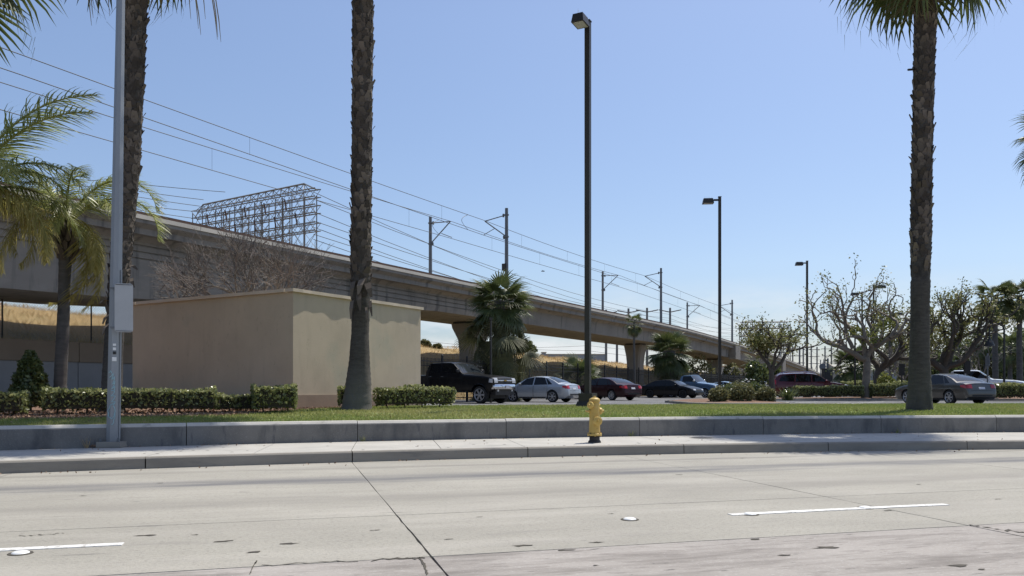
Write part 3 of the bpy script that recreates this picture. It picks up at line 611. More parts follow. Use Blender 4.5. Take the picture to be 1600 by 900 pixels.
for k in range(15):
    q = k / 14; t_ = A0 + (A1 - A0) * q
    for sg in (-1, 1):
        b.tube([t_, ga0 + (ga1 - ga0) * ((k + .5) / 14 if k < 14 else 1) + gn * .37 * sg + (0, 0, 18.65)], .035, 3, False); b.tube([t_, ga0 + (ga1 - ga0) * max(0, (k - .5) / 14) + gn * .37 * sg + (0, 0, 18.65)], .035, 3, False)
b.tube([A0, ga0 - gd * .8 + (0, 0, 18.0)], .06, 4); b.tube([A1, ga1 + gd * 1.4 + (0, 0, 18.5)], .06, 4); b.build('ridge_truss', M['lattice'], gt, origin=go)
for k in range(11):
    x = gl * (k + .5) / 11; z = 18.0 if k % 2 else 16.6; p = ga0 + gd * x - gn * .7 + (0, 0, z); b = MB()
    b.tube([p, p + gd * .25 + (0, 0, -1.0)], .07, 5); b.build('insulator', M['rust'], gt, origin=go)

# far utility poles with double cross arms
UP = []
for px, top, d, lab in [(947, 484, 190, 'grey utility pole under the viaduct, just beside the tallest car park lamp'), (964, 489, 200, 'shorter grey utility pole beneath the viaduct, left of the thin palm'),
                        (982, 482, 185, 'utility pole with cross arms peeking above the thin palm'), (1011, 481, 185, 'utility pole with two cross arms between thin palm and round palm'), (1047, 481, 185, 'utility pole with cross arms behind the round palm crown')]:
    p = P(px, HZ, d); p[2] = 3.5; z = P(px, top, d)[2]; t = thing('utility_pole', lab, 'utility pole', tuple(p), 'utility poles beyond the viaduct'); uo = np.array(t.location)
    b = MB(); b.tube([p, (p[0], p[1], z)], [.34, .24], 8); b.build('shaft', M['steel'], t, smooth=40, origin=uo)
    for h in (1.0, 9.5) if px > 990 else (1.0,):
        b = MB(); q = np.array((p[0], p[1], z - h)); b.tube([q + (-2.6, 0, .55), q, q + (2.6, 0, .55)], .13, 5)
        b.build('cross_arm', M['steel'], t, origin=uo)
    UP.append((p[0], p[1], z))
def wire(pts, lab, rad=.02, grp='power lines running from the gantry', sag=.6):
    pts = [np.asarray(p, float) for p in pts]; out = []
    for a, c in zip(pts[:-1], pts[1:]):
        for q in np.linspace(0, 1, 11)[:-1]: out.append(a + (c - a) * q - np.array((0, 0, sag * 4 * q * (1 - q))))
    out.append(pts[-1]); b = MB(); b.tube(out, rad, 4); tag(b.build('power_line', M['wire'], None, origin=out[0]), lab, 'cable', grp)
q0 = ga1 + gd * 1.2
ordn = ['top', 'second', 'third', 'fourth', 'fifth', 'sixth', 'seventh']
for i, (pa, pb, tgt) in enumerate([(300, 490, 0), (311, 494, 1), (331, 497, 0), (345, 500, 1), (355, 503, 0), (366, 507, 1), (374, 510, 0)]):
    wire([P(490, pa, 71), P(1045 if tgt else 985, pb - 3, 185), P(1180, pb + 22, 300)], f'{ordn[i]} power line leaving the lattice gantry towards the far poles', .03, sag=1.6)
for i, (xr, yr, yl) in enumerate([(352, 300, 286), (318, 312, 296), (312, 322, 305), (310, 331, 318), (309, 342, 325), (309, 352, 333)]):
    wire([P(xr, yr, 77.5), P(200, yl, 74), P(-260, yl - 36, 70)], f'{ordn[i]} power line reaching the gantry from behind the feather palm', .028, sag=.04)
wire([P(600, 526, 130), P(920, 548, 170), P(1100, 560, 200)], 'single thin line seen beneath the viaduct above the dry bank', .03, 'lines beneath the viaduct')
wire([P(600, 536, 130), P(920, 540, 170), P(1100, 548, 200)], 'lower thin line seen beneath the viaduct beside the pier', .03, 'lines beneath the viaduct')
# H-frame pylons far off
for px, top, w_, lab in [(1244, 541, 11, 'far wooden H-frame pylon nearest the ramp end of the viaduct'), (1252, 541, 6, 'narrow far pylon tucked beside the first H-frame'), (1272, 542, 9, 'far H-frame pylon just right of the third car park lamp'), (1294, 541, 10, 'far H-frame pylon above the beige ramp wall')]:
    d = 300; t = thing('pylon', lab, 'power pylon', tuple(P(px, 612, d)), 'far H-frame pylons'); uo = np.array(t.location)
    for s_ in (-.5, .5):
        p = P(px + s_ * w_, 608, d); q = P(px + s_ * w_, top, d); b = MB(); b.tube([p, q], .28, 5); b.build('post', M['steel'], t, origin=uo)
    for yy in (4, 15, 26):
        b = MB(); b.tube([P(px - w_ * .95, top + yy, d), P(px + w_ * .95, top + yy, d)], .16, 4); b.build('cross_arm', M['steel'], t, origin=uo)
    b = MB(); b.tube([P(px - w_ * .5, top + 50, d), P(px + w_ * .5, top + 28, d)], .1, 3); b.tube([P(px + w_ * .5, top + 50, d), P(px - w_ * .5, top + 28, d)], .1, 3); b.build('brace', M['steel'], t, origin=uo)
t = thing('far_gantry', 'far pale lattice gantry showing behind the leafy coral tree', 'power gantry', tuple(P(1195, 575, 190))); uo = np.array(t.location)
for px in (1162, 1195, 1228):
    b = lat(P(px, 585, 190), P(px, 506, 190), 1.6, (1, 0, 0), .09, .06); b.build('lattice_column', M['lattice'], t, origin=uo)
for py in (508, 530, 546):
    b = lat(P(1158, py, 190), P(1232, py, 190), 1.5, (0, 1, 0), .09, .06); b.build('lattice_beam', M['lattice'], t, origin=uo)

# ------------------------------------------------------------------ tan enclosure
bd = thing('tan_enclosure', 'windowless tan stucco enclosure with a thin pale coping', 'building', (-5.93, 21.5, .6)); bo = np.array(bd.location)
e1 = unit((2.75, 4.75, 0)); e2 = np.array((-e1[1], e1[0], 0)); L1, L2 = 5.75, 6.95; c0 = np.array((-5.93, 21.5, 0)); BT = 3.91
def facebox(p, d, L, z0, z1, th, out, name, mk, parent=bd, bev=0):
    n = np.array((d[1], -d[0], 0)) if out else np.array((-d[1], d[0], 0))
    b = MB(); c = p + d * L / 2 - n * (th / 2) + np.array((0, 0, (z0 + z1) / 2)); b.box(c, (L, th, z1 - z0), np.array([d, np.array((-d[1], d[0], 0)), (0, 0, 1)])); return b.build(name, M[mk], parent, origin=bo)
# walls butt at the corners
facebox(c0, e1, L1, .4, BT - .09, .2, True, 'wall', 'stucco')
facebox(c0 + e2 * .2 , e2, L2 - .2, .4, BT - .09, .2, False, 'wall', 'stucco')
facebox(c0 + e2 * L2 + e1 * .2, e1, L1 - .2, .4, BT - .09, .2, False, 'wall', 'stucco')
facebox(c0 + e1 * L1 + e2 * .2, e2, L2 - .4, .4, BT - .09, .2, True, 'wall', 'stucco')
OH = .075
for p, d, L, out in [(c0 - e1 * OH, e1, L1 + 2 * OH, True), (c0 + e2 * .27 , e2, L2 - .27 - .27, False), (c0 + e2 * L2 - e1 * OH, e1, L1 + 2 * OH, False), (c0 + e1 * L1 + e2 * .27, e2, L2 - .54, True)]:
    n = np.array((d[1], -d[0], 0)) if out else np.array((-d[1], d[0], 0))
    if d is e1 and np.allclose(p, c0 - e1 * OH):
        rw_ = np.random.default_rng(4); qs = np.linspace(0, L, 34); jj = np.convolve(rw_.normal(0, .016, 34), [.25, .5, .25], 'same'); jj[0] = jj[-1] = 0
        poly = [tuple((p + d * q + n * (OH + j))[:2]) for q, j in zip(qs, jj)] + [tuple((p + d * L + n * (OH - .3))[:2]), tuple((p + n * (OH - .3))[:2])]
        b = MB(); b.prism(poly, BT - .088, BT); b.build('coping', M['coping'], bd, origin=bo); continue
    facebox(p + n * OH, d, L, BT - .088, BT, .3, out, 'coping', 'coping')
for p, d, L, out in [(c0 - e1 * .05, e1, L1 + .05, True), (c0 + e2 * .003, e2, L2, False)]:
    n = np.array((d[1], -d[0], 0)) if out else np.array((-d[1], d[0], 0)); facebox(p + n * .05, d, L, .38, 1.02, .049, out, 'plinth', 'plinth')
b = MB(); b.add([c0 + e1 * .1 + e2 * .1 + (0, 0, BT - .3), c0 + e1 * (L1 - .1) + e2 * .1 + (0, 0, BT - .3), c0 + e1 * (L1 - .1) + e2 * (L2 - .1) + (0, 0, BT - .3), c0 + e1 * .1 + e2 * (L2 - .1) + (0, 0, BT - .3)], [(0, 1, 2, 3)]); b.build('roof', M['coping'], bd, origin=bo)

# ------------------------------------------------------------------ street pole with sign, hydrant
pb = P(177, 699, 13.9); pb[2] = ZS + .0; pole = thing('street_pole', 'tapered galvanised street pole with pale blue graffiti scribble near its foot', 'street pole', tuple(pb))
lean = np.array((.0165, 0, 1.0)); b = MB(); b.tube([(0, 0, .09), tuple(lean * 4.5), tuple(lean * 9.5)], [.118, .092, .062], 8); me = b.mesh('shaft', M['galv'], 20); link('shaft', me, pole)
b = MB(); b.box((0, 0, .055), (.42, .38, .1), taper=(.97, .97)); link('base_plate', b.mesh('base_plate', M['kerb']), pole)
for x in (-.15, .15):
    for y in (-.14, .14): b = MB(); b.lathe([(.022, .104), (.022, .15), (.012, .152), (.012, .175)], (x, y, 0), 6); link('bolt', b.mesh('bolt', M['steel']), pole)
b = MB(); b.tube([tuple(lean * .15 + (.117, -.02, 0)), tuple(lean * 3.1 + (.1, -.02, 0))], .016, 6); link('conduit', b.mesh('conduit', M['galv'], 40), pole)
for z, w_, h_, mk in ((1.72, .05, .045, 'white'), (1.65, .05, .05, 'black'), (1.54, .07, .07, 'white'), (1.79, .05, .04, 'white')):
    b = MB(); p = lean * z; b.box((p[0] + .045, -.104, z), (w_, .004, h_), np.array([(.92, .39, 0), (-.39, .92, 0), (0, 0, 1)])); link('sticker', b.mesh('sticker', M[mk]), pole)
# scribble wrapped on the shaft
def onpole(u, z):                                           # u: metres to the right across the front
    r_ = .12 - (z) * .0056; th = max(-1.4, min(1.4, u / r_)); p = lean * z; return (p[0] + r_ * math.sin(th) * 1.0, -r_ * math.cos(th), z)
stroke = [[(-.03, 1.22), (.03, 1.30), (.0, 1.18), (.05, 1.24), (.02, 1.10), (.06, 1.16), (.01, 1.02), (.06, 1.08), (.03, .95)],
          [(.0, 1.0), (.06, .98), (.0, .90), (.07, .90), (.01, .80), (.07, .80), (.02, .72)], [(.05, .78), (-.01, .74), (-.055, .64), (-.04, .54), (.02, .50), (.06, .58), (.06, .70), (.02, .74)],
          [(.05, .72), (.07, .60), (.05, .48), (.03, .40), (.0, .41)], [(-.05, 1.30), (-.02, 1.34), (.0, 1.28)]]
for st in stroke:
    pts = []
    for (u0, z0), (u1, z1) in zip(st[:-1], st[1:]):
        for q in np.linspace(0, 1, 5)[:-1]: pts.append(onpole(u0 + (u1 - u0) * q + .012 * math.sin(q * 3.1), z0 + (z1 - z0) * q))
    b = MB(); b.tube(pts, .0065, 4); link('graffiti_stroke', b.mesh('graffiti_stroke', M['scribble']), pole)
sg = thing('street_sign', 'blank pale grey street sign strapped to the street pole', 'sign', tuple(P(194, 520, 13.72))); so = np.array(sg.location)
sax = np.array([unit((.95, .30, 0)), unit((-.30, .95, 0)), (0, 0, 1)]); c = P(193.5, 481, 13.72)
b = MB(); w_, h_, r_ = .145, .42, .04; poly = []
for cx, cz, a0 in ((w_ - r_, h_ - r_, 0), (-w_ + r_, h_ - r_, 90), (-w_ + r_, -h_ + r_, 180), (w_ - r_, -h_ + r_, 270)):
    for a in (0, 30, 60, 90): poly.append((cx + r_ * math.cos(math.radians(a0 + a)), cz + r_ * math.sin(math.radians(a0 + a))))
n = len(poly); V = [c + sax[0] * x + sax[2] * z for x, z in poly] + [c + sax[0] * x + sax[2] * z + sax[1] * .006 for x, z in poly]
b.add(V, [tuple(range(n))[::-1], tuple(range(n, 2 * n))] + [(i, (i + 1) % n, n + (i + 1) % n, n + i) for i in range(n)]); b.build('plate', M['sign'], sg, origin=so)
b = MB()
for zz_ in (h_ - .02, -h_ + .02): b.box(c + sax[2] * zz_ - sax[1] * .004, (w_ * 1.8, .004, .008), sax)
b.build('border', M['trim'], sg, origin=so)
for zz_ in (.34, -.34): b = MB(); b.box(c + sax[2] * zz_ + sax[1] * .045 - sax[0] * .1, (.24, .07, .03), sax); b.build('strap', M['steel'], sg, origin=so)

hp = P(929, 691, 15.1); hp[2] = ZS + .001; hy = thing('fire_hydrant', 'yellow fire hydrant with a black foot on the sidewalk', 'fire hydrant', tuple(hp))
b = MB(); b.lathe([(.125, 0), (.12, .03), (.10, .05), (.098, .125), (.095, .13)], sides=20); link('foot', b.mesh('foot', M['hydblack'], 40), hy)
b = MB(); b.lathe([(.132, .131), (.138, .137), (.138, .168), (.130, .176), (.108, .178), (.106, .20), (.100, .45), (.098, .60), (.094, .70), (.092, .765), (.098, .772), (.104, .778), (.104, .815), (.094, .832), (.06, .852), (.028, .858), (.026, .885), (.001, .887)], sides=24)
link('barrel', b.mesh('barrel', M['hyd'], 40), hy)
for i in range(8): a = i * math.pi / 4; b = MB(); b.lathe([(.013, .12), (.013, .19), (.001, .192)], (.121 * math.cos(a), .121 * math.sin(a), 0), 6); link('bolt', b.mesh('bolt', M['hydblack'] if i % 2 else M['hyd']), hy)
def nozzle(z, ang, r_, L):
    d = np.array((math.cos(ang), math.sin(ang), 0)); axx = np.array([(-d[1], d[0], 0), (0, 0, 1), d])
    b = MB(); b.lathe([(r_ * .86, .04), (r_ * .86, L - .055)], (0, 0, z), 16, axx, cap=False); link('outlet', b.mesh('outlet', M['hyd'], 40), hy)
    b = MB(); b.lathe([(r_ * .9, L - .06), (r_ * 1.08, L - .055), (r_ * 1.08, L - .02), (r_ * .8, L - .004), (r_ * .55, L), (.026, L + .002), (.024, L + .035), (.001, L + .036)], (0, 0, z), 16, axx); link('outlet_cap', b.mesh('outlet_cap', M['hyd'], 40), hy)
nozzle(.715, math.radians(232), .062, .185); nozzle(.415, math.radians(287), .082, .19); nozzle(.60, math.radians(14), .06, .15)
for ang, z in ((math.radians(52), .715), (math.radians(194), .60)):
    d = np.array((math.cos(ang), math.sin(ang), 0)); b = MB(); b.lathe([(.03, .06), (.03, .13), (.022, .135), (.02, .18), (.001, .182)], (0, 0, z), 8, np.array([(-d[1], d[0], 0), (0, 0, 1), d])); link('valve_stem', b.mesh('valve_stem', M['hyd'], 40), hy)

# ------------------------------------------------------------------ car park lamps
def shoebox(px, pybase, d, zb, topy, dirv, lab, grp='square car park lamps', base=True, hs=(.38, .52, .25), pw=.155, twin=False, name='parking_lamp'):
    p = P(px, HZ, d); p[2] = zb; top = P(px, topy, d)[2]; t = thing(name, lab, 'lamp post', tuple(p), grp); ht = top - zb
    dv = unit((dirv[0], dirv[1], 0)); axx = np.array([dv, (-dv[1], dv[0], 0), (0, 0, 1)])
    b = MB(); b.box((0, 0, ht / 2), (pw, pw, ht), axx); link('post', b.mesh('post', M['bronze']), t)
    if base:
        b = MB(); b.box((0, 0, .1), (.60, .60, .2), axx, taper=(.8, .8)); b.box((0, 0, .31), (.43, .43, .26), axx); link('footing', b.mesh('footing', M['bronze']), t)
        b = MB(); b.box(tuple(-axx[1] * 0 + axx[0] * (pw / 2 + .01) + (0, 0, 1.1)), (.02, .1, .2), axx); link('access_cover', b.mesh('access_cover', M['bronze']), t)
    b = MB(); b.box((0, 0, ht + .015), (pw + .03, pw + .03, .03), axx); link('cap', b.mesh('cap', M['bronze']), t)
    for s_ in ((1, -1) if twin else (1,)):
        q = axx[0] * s_; b = MB(); b.box(tuple(q * (pw / 2 + .13) + (0, 0, ht - .16)), (.26, .07, .10), axx); arm = link('arm', b.mesh('arm', M['bronze']), t)
        hc = q * (pw / 2 + .26 + hs[1] / 2) + np.array((0, 0, ht - .02 - hs[2] / 2 - .06)); b = MB(); b.box(tuple(hc), (hs[1], hs[0], hs[2]), axx, taper=(.82, .8)); hd = link('lamp_head', b.mesh('lamp_head', M['bronze']), t)
        b = MB(); b.box(tuple(hc - np.array((0, 0, hs[2] / 2 + .006))), (hs[1] * .8, hs[0] * .8, .014), axx); link('lens', b.mesh('lens', M['lampglass']), hd)
        if base:
            b = MB()
            for i in range(5): b.tube([tuple(hc + q * (-.2 + .1 * i) + (0, 0, hs[2] / 2)), tuple(hc + q * (-.2 + .1 * i) + (.01 * (-1) ** i, 0, hs[2] / 2 + .13))], .004, 3)
            o = link('bird_spike', b.mesh('bird_spike', M['white']), hd); o['kind'] = 'stuff'
    return t
shoebox(918.5, 635, 23.6, .62, 34, (-.45, -.9), 'tallest square lamp post standing on the lawn edge behind the hydrant')
shoebox(1124.5, 628, 44.8, ZLOT, 308, (-1, .1), 'square lamp post rising behind the shrub island', hs=(.44, .62, .27))
shoebox(1261, 620, 67, ZLOT, 408, (-1, .1), 'square lamp post behind the red wagon', hs=(.44, .62, .27))
shoebox(1347, 610, 90, ZLOT, 456, (-1, .2), 'slim far lamp seen through the big bare coral tree, lower one', base=False, hs=(.5, .9, .3), grp='far lamps among the coral trees')
shoebox(1365, 610, 86, ZLOT, 445, (1, -.2), 'slim far lamp seen through the big bare coral tree, higher one', base=False, hs=(.5, .9, .3), grp='far lamps among the coral trees')
shoebox(1390, 610, 95, ZLOT, 488, (1, .1), 'far twin-headed lamp just beside the rough palm trunk', base=False, hs=(.5, 1.4, .2), twin=True, grp='far lamps among the coral trees')
def bell(pxp, pxb, pyt, pyb, d, lab):
    p = P(pxp, HZ, d); p[2] = ZLOT; t = thing('gooseneck_lamp', lab, 'lamp post', tuple(p), 'black gooseneck lamps'); sc = d / F; s_ = 1 if pxb > pxp else -1
    zt = CAMZ - (pyt - HZ) * sc - ZLOT; xb = (pxb - pxp) * sc; r_ = abs(xb) / 2 * .8
    pts = [(0, 0, 0), (0, 0, zt - r_)] + [(xb / 2 - xb / 2 * math.cos(a), 0, zt - r_ + r_ * math.sin(a)) for a in np.linspace(.2, math.pi, 9)] + [(xb, 0, CAMZ - (pyb - 14 - HZ) * sc - ZLOT)]
    b = MB(); b.tube(pts, [.075, .055] + [.045] * 10, 8); link('post', b.mesh('post', M['black'], 40), t)
    b = MB(); zb = CAMZ - (pyb - HZ) * sc - ZLOT; b.lathe([(.30, zb), (.29, zb + .1), (.17, zb + .32), (.08, zb + .45), (.05, zb + .62)], (xb, 0, 0), 14); link('bell_shade', b.mesh('bell_shade', M['black'], 40), t)
    b = MB(); b.lathe([(.14, 0), (.12, .5), (.08, .6)], sides=10); link('footing', b.mesh('footing', M['black'], 40), t)
bell(1336, 1312, 511, 542, 55, 'black gooseneck lamp with bell shade beside the pale coral tree'); bell(1569, 1546, 506, 541, 50, 'black gooseneck lamp with bell shade before the white truck')
for px, y0, y1, d, w_, lab in [(1409, 568, 606, 58, .36, 'dark signal head on a short post behind the hedges'), (1511, 563, 602, 52, .34, 'dark box on a post in front of the white truck'), (1543, 552, 602, 47, .40, 'thin grey post with a sign seen edge on, by the white truck')]:
    p = P(px, HZ, d); p[2] = ZLOT; t = thing('sign_post', lab, 'sign post', tuple(p)); z1 = CAMZ - (y0 - HZ) * d / F - ZLOT
    b = MB(); b.tube([(0, 0, 0), (0, 0, z1)], .045, 6); link('post', b.mesh('post', M['steel'] if px == 1543 else M['black']), t)
    b = MB(); b.box((0, 0, z1 - .45), (w_ if px != 1543 else .03, .2 if px != 1543 else .4, .85 if px != 1543 else .6)); link('sign_box', b.mesh('sign_box', M['trim'] if px != 1543 else M['steel']), t)

# ------------------------------------------------------------------ palms
def fan_mesh(name, mk, R_=1.15, pet=.9, n=26, span_=230, droop=.35, sd=0, fused=.5, thread=0.0):
    r = np.random.default_rng(sd); b = MB()
    def drop(x, y): return -droop * ((x * x + y * y) / (R_ + pet) ** 2) * (R_)
    pts = [(q * pet, 0, -droop * .35 * (q * pet) ** 2) for q in np.linspace(0, 1, 5)]; b.tube(pts, np.linspace(.03, .014, 5), 4, tone=.9)
    c = np.array(pts[-1]); hs = math.radians(span_ / 2); da = 2 * hs / n
    for i in range(n):
        a = -hs + da * (i + .5); L = R_ * (0.72 + .28 * math.cos(a * .55)) * r.uniform(.92, 1.05); tn = r.uniform(.05, .6)
        def pt(rad, ang, dz=0):
            x, y = rad * math.cos(ang), rad * math.sin(ang); return np.array((c[0] + x, y, c[2] + drop(pet + x, y) - drop(pet, 0) + dz))
        wv = r.normal(0, .03); f = L * fused; t1 = L * .8
        V = [pt(.04, a - da / 2), pt(.04, a + da / 2), pt(f, a - da / 2, -.012), pt(f, a, .02), pt(f, a + da / 2, -.012), pt(t1, a - da * .16 + wv, -.05 * L), pt(t1, a + da * .16 + wv, -.05 * L),
             pt(L * .98, a + wv * 1.5, -.20 * L * (.5 + r.uniform()))]
        Fs = [(0, 2, 3), (0, 3, 1), (1, 3, 4), (2, 5, 3), (3, 5, 6), (3, 6, 4), (5, 7, 6)]; b.add(V, Fs, tn)
        if thread and r.uniform() < thread: e_ = V[7]; b.add([e_, e_ + (.006, .006, 0), e_ + (.02, 0, -.28 - .2 * r.uniform())], [(0, 1, 2)], .9)
    return b.mesh(name, M[mk])
FAN = [fan_mesh('frond', 'fan', sd=1, droop=.25), fan_mesh('frond', 'fan', sd=2, droop=.5, span_=250), fan_mesh('frond', 'fan', sd=3, droop=.75, thread=.5)]
FANOLD = [fan_mesh('frond', 'fan_old', sd=4, droop=.9, n=20, fused=.35, span_=170, R_=1.0, thread=.6), fan_mesh('frond', 'fan_old', sd=5, droop=1.1, n=16, fused=.3, span_=130, R_=.9)]
FANSK = [fan_mesh('frond', 'fan_skirt', sd=6, droop=.8, n=22, fused=.4, span_=200), fan_mesh('frond', 'fan_skirt', sd=7, droop=1.0, n=20, fused=.35, span_=160)]
def frond_mtx(p, az_, el, roll, sc):
    f = np.array((math.cos(az_) * math.cos(el), math.sin(az_) * math.cos(el), math.sin(el))); sd_ = np.array((-math.sin(az_), math.cos(az_), 0)); up = np.cross(f, sd_)
    y = sd_ * math.cos(roll) + up * math.sin(roll); z = np.cross(f, y); return mtx(p, f, y, z, sc)
def crown(t, top, n, sc, el_hi=75, el_lo=-45, old=8, rng_=None, core=.22, meshes=FAN, oldm=FANOLD, spread=1.0):
    r = rng_
    for i in range(n):
        q = (i + .5) / n; el = math.radians(el_hi + (el_lo - el_hi) * q ** .85 + r.normal(0, 5)); az_ = i * 2.39996 + r.normal(0, .15)
        m = meshes[0] if q < .4 else meshes[min(1, len(meshes) - 1)] if q < .7 else meshes[-1]
        p = np.asarray(top) + np.array((math.cos(az_) * core * .6, math.sin(az_) * core * .6, -.5 * q)); link('frond', m, t, mtx=frond_mtx(p, az_, el, r.normal(0, .25), sc * r.uniform(.88, 1.08) * (spread if q > .3 else 1)))
    for i in range(old):
        az_ = i * 2.39996 + 1; el = math.radians(r.uniform(-80, -55)); p = np.asarray(top) + np.array((math.cos(az_) * core * .7, math.sin(az_) * core * .7, -.6))
        link('frond', oldm[i % 2], t, mtx=frond_mtx(p, az_, el, r.normal(0, .3), sc * r.uniform(.7, .95)))
def trunk_prof(pxs, d):
    """list (px, py, width px) from base up -> centre/radius list"""
    return [(P(px, py, d), w / 2 * d / F) for px, py, w in pxs]
def palm_trunk(t, prof, boots_from, sd, boot_sz=1.0, mk='bark', bt=.2, ring=.12):
    r = np.random.default_rng(sd); o0 = np.array(t.location)
    zs = np.array([p[2] for p, _ in prof]); cx = np.array([p[0] for p, _ in prof]); cy = np.array([p[1] for p, _ in prof]); rd_ = np.array([q for _, q in prof])
    zz = np.arange(zs[0] - .06, zs[-1], .07); b = MB(); sides = 22; G = []
    ph = r.uniform(0, 6, 4)
    for i, z in enumerate(zz):
        rr_ = np.interp(z, zs, rd_); a = np.arange(sides + 1) * 2 * math.pi / sides; bump = 1 + .02 * np.sin(3 * a + ph[0] + z) + .015 * np.sin(7 * a + z * 4) + (.03 * (i % 2) if z < boots_from else 0) + r.normal(0, .012)
        if z > boots_from: rr_ *= .93
        G.append(np.stack([np.interp(z, zs, cx) + rr_ * bump * np.cos(a), np.interp(z, zs, cy) + rr_ * bump * np.sin(a), np.full(sides + 1, z)], 1))
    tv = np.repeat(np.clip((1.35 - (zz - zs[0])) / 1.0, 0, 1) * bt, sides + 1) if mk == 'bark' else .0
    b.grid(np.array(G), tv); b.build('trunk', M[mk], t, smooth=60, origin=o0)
    if boots_from >= zs[-1]: return
    b = MB(); z = boots_from; row = 0
    while z < zs[-1] - .02:
        rr_ = np.interp(z, zs, rd_) * .93; n = max(7, int(2 * math.pi * rr_ / (.155 * boot_sz)))
        for i in range(n):
            if z < boots_from + 1.1 and r.uniform() > (z - boots_from + .12) / 1.1: continue
            a = (i + .5 * (row % 2)) * 2 * math.pi / n + r.normal(0, .09); c = np.array((np.interp(z, zs, cx), np.interp(z, zs, cy), z + r.normal(0, .02)))
            out = np.array((math.cos(a), math.sin(a), 0)); sd_ = np.array((-out[1], out[0], 0)); w = .08 * boot_sz * r.uniform(.75, 1.2); h = .20 * boot_sz * r.uniform(.7, 1.45); lift = r.uniform(.015, .055) * boot_sz
            if r.uniform() < .11: h *= 1.3; lift *= 2.0
            sk = r.normal(0, .03); pb_ = c + out * (rr_ - .012); pt_ = pb_ + sd_ * sk + np.array((0, 0, h)) + out * lift; w2 = w * r.uniform(.3, .65)
            V = [pb_ - sd_ * w * .6, pb_ + sd_ * w * .6, pb_ + out * .022 + sd_ * w * .25 + (0, 0, h * .15), pb_ + out * .022 - sd_ * w * .25 + (0, 0, h * .15),
                 pb_ + sd_ * w + (0, 0, h * .45) + out * .016, pb_ - sd_ * w + (0, 0, h * .45) + out * .016, pt_ + sd_ * w2, pt_ - sd_ * w2, pt_ + sd_ * w2 - out * .02, pt_ - sd_ * w2 - out * .02]
            tn = min(1, r.uniform(0, 1) ** 1.6 * (.45 + .9 * abs(math.sin(z * .9 + sd))));  tn = np.array([tn * .4, tn * .4, tn * .6, tn * .6, tn * .8, tn * .8, tn, tn, tn * .5, tn * .5]); b.add(V, [(0, 1, 2, 3), (1, 4, 2), (0, 3, 5), (3, 2, 4, 5), (5, 4, 6, 7), (7, 6, 8, 9), (4, 8, 6), (5, 7, 9)], tn)
        z += ring * boot_sz; row += 1
    o = b.build('leaf_base', M['boot'], t, origin=o0); o['kind'] = 'stuff'
def rough_palm(lab, pxs, d, boots_py, crown_h, sd, nf=34, sc=1.0, dead=10, el_lo=-50, lean=None, bt=.2):
    prof = trunk_prof(pxs, d); base = prof[0][0].copy(); t = thing('fan_palm', lab, 'palm tree', tuple(base), 'tall rough-trunked fan palms on the lawn strip'); r = np.random.default_rng(sd)
    top = prof[-1][0].copy(); ext = (lean if lean is not None else np.array((0, 0, 0.))) + np.array((0, 0, crown_h)); w0_ = prof[-1][1]; prof += [(top + ext * (.28, .28, .5), w0_ * .97), (top + ext * (.6, .6, .76), w0_ * .96), (top + ext, w0_ * .95)]
    palm_trunk(t, prof, P(0, boots_py, d)[2], sd, 1.05, bt=bt)
    crown(t, tuple(top + ext - base), nf, sc, 78, el_lo, dead, r); return t, base, top + ext
# the three street palms
p1, b1, tp1 = rough_palm('rough fan palm trunk standing right behind the street pole', [(174, 645, 36), (175, 600, 29), (179, 520, 27), (186, 440, 30), (193, 370, 30), (203, 260, 30), (209, 130, 31), (213, 0, 33)], 18.6, 500, 3.1, 11, 26, 1.35, 10, el_lo=-46)
p2, b2, tp2 = rough_palm('rough fan palm with flared grey base beside the tan enclosure corner', [(557, 643, 50), (558, 632, 45), (560, 600, 39), (562, 560, 31), (563, 520, 27), (563.5, 492, 27), (564, 470, 31), (564, 400, 32), (565, 300, 32), (566, 150, 32), (567, 0, 33)], 20.7, 488, 3.9, 12, 30, 1.35, 8, el_lo=-50, lean=np.array((1.15, -1.3, 0)), bt=.6)
p3, b3, tp3 = rough_palm('rough fan palm whose crown hangs into view, standing before the grey sedan', [(1437, 638, 38), (1437, 610, 34), (1437, 560, 29), (1437.5, 480, 27), (1438, 440, 28), (1439, 380, 31), (1440, 300, 30), (1442, 200, 30), (1444, 100, 31), (1447, 0, 34)], 22.0, 440, 2.3, 13, 36, 1.4, 3, el_lo=-42)
# loose old boots on palms and a stub
def flaps(t, pts, d, o0, sd):
    r = np.random.default_rng(sd); b = MB()
    for px, py, dx_, dy_, w in pts:
        p = P(px, py, d - .3); q = P(px + dx_, py + dy_, d - .42); s_ = np.array((w, 0, w * .3)); m_ = (p + q) / 2 + np.array((0, -.05, .03)); b.add([p - s_, p + s_, m_ + s_ * .9, q + s_ * .3, q - s_ * .3, m_ - s_ * .9], [(0, 1, 2, 5), (5, 2, 3, 4)], r.uniform(.2, 1))
        b.add(np.array([p - s_, p + s_, m_ + s_ * .9, q + s_ * .3, q - s_ * .3, m_ - s_ * .9]) + np.array((0, .025, 0)), [(0, 1, 2, 5), (5, 2, 3, 4)], .1)
        b.build('loose_leaf_base', M['boot'], t, origin=o0); b = MB()
flaps(p1, [(172, 490, -12, 16, .04), (170, 505, -10, 18, .04), (204, 415, 10, 6, .05), (168, 470, -12, 4, .04), (205, 435, 4, 14, .04)], 18.6, b1, 1)
flaps(p2, [(552, 440, -3, 26, .06), (574, 442, 6, 22, .08), (566, 436, -6, 24, .09), (578, 470, 3, 24, .04), (572, 480, 3, 22, .03), (550, 470, -2, 28, .05), (560, 455, 3, 30, .07)], 20.7, b2, 2)
b = MB(); b.tube([P(1434, 108, 22), P(1419, 109, 21.8)], .03, 6); b.build('dead_stub', M['black'], p3, origin=b3)
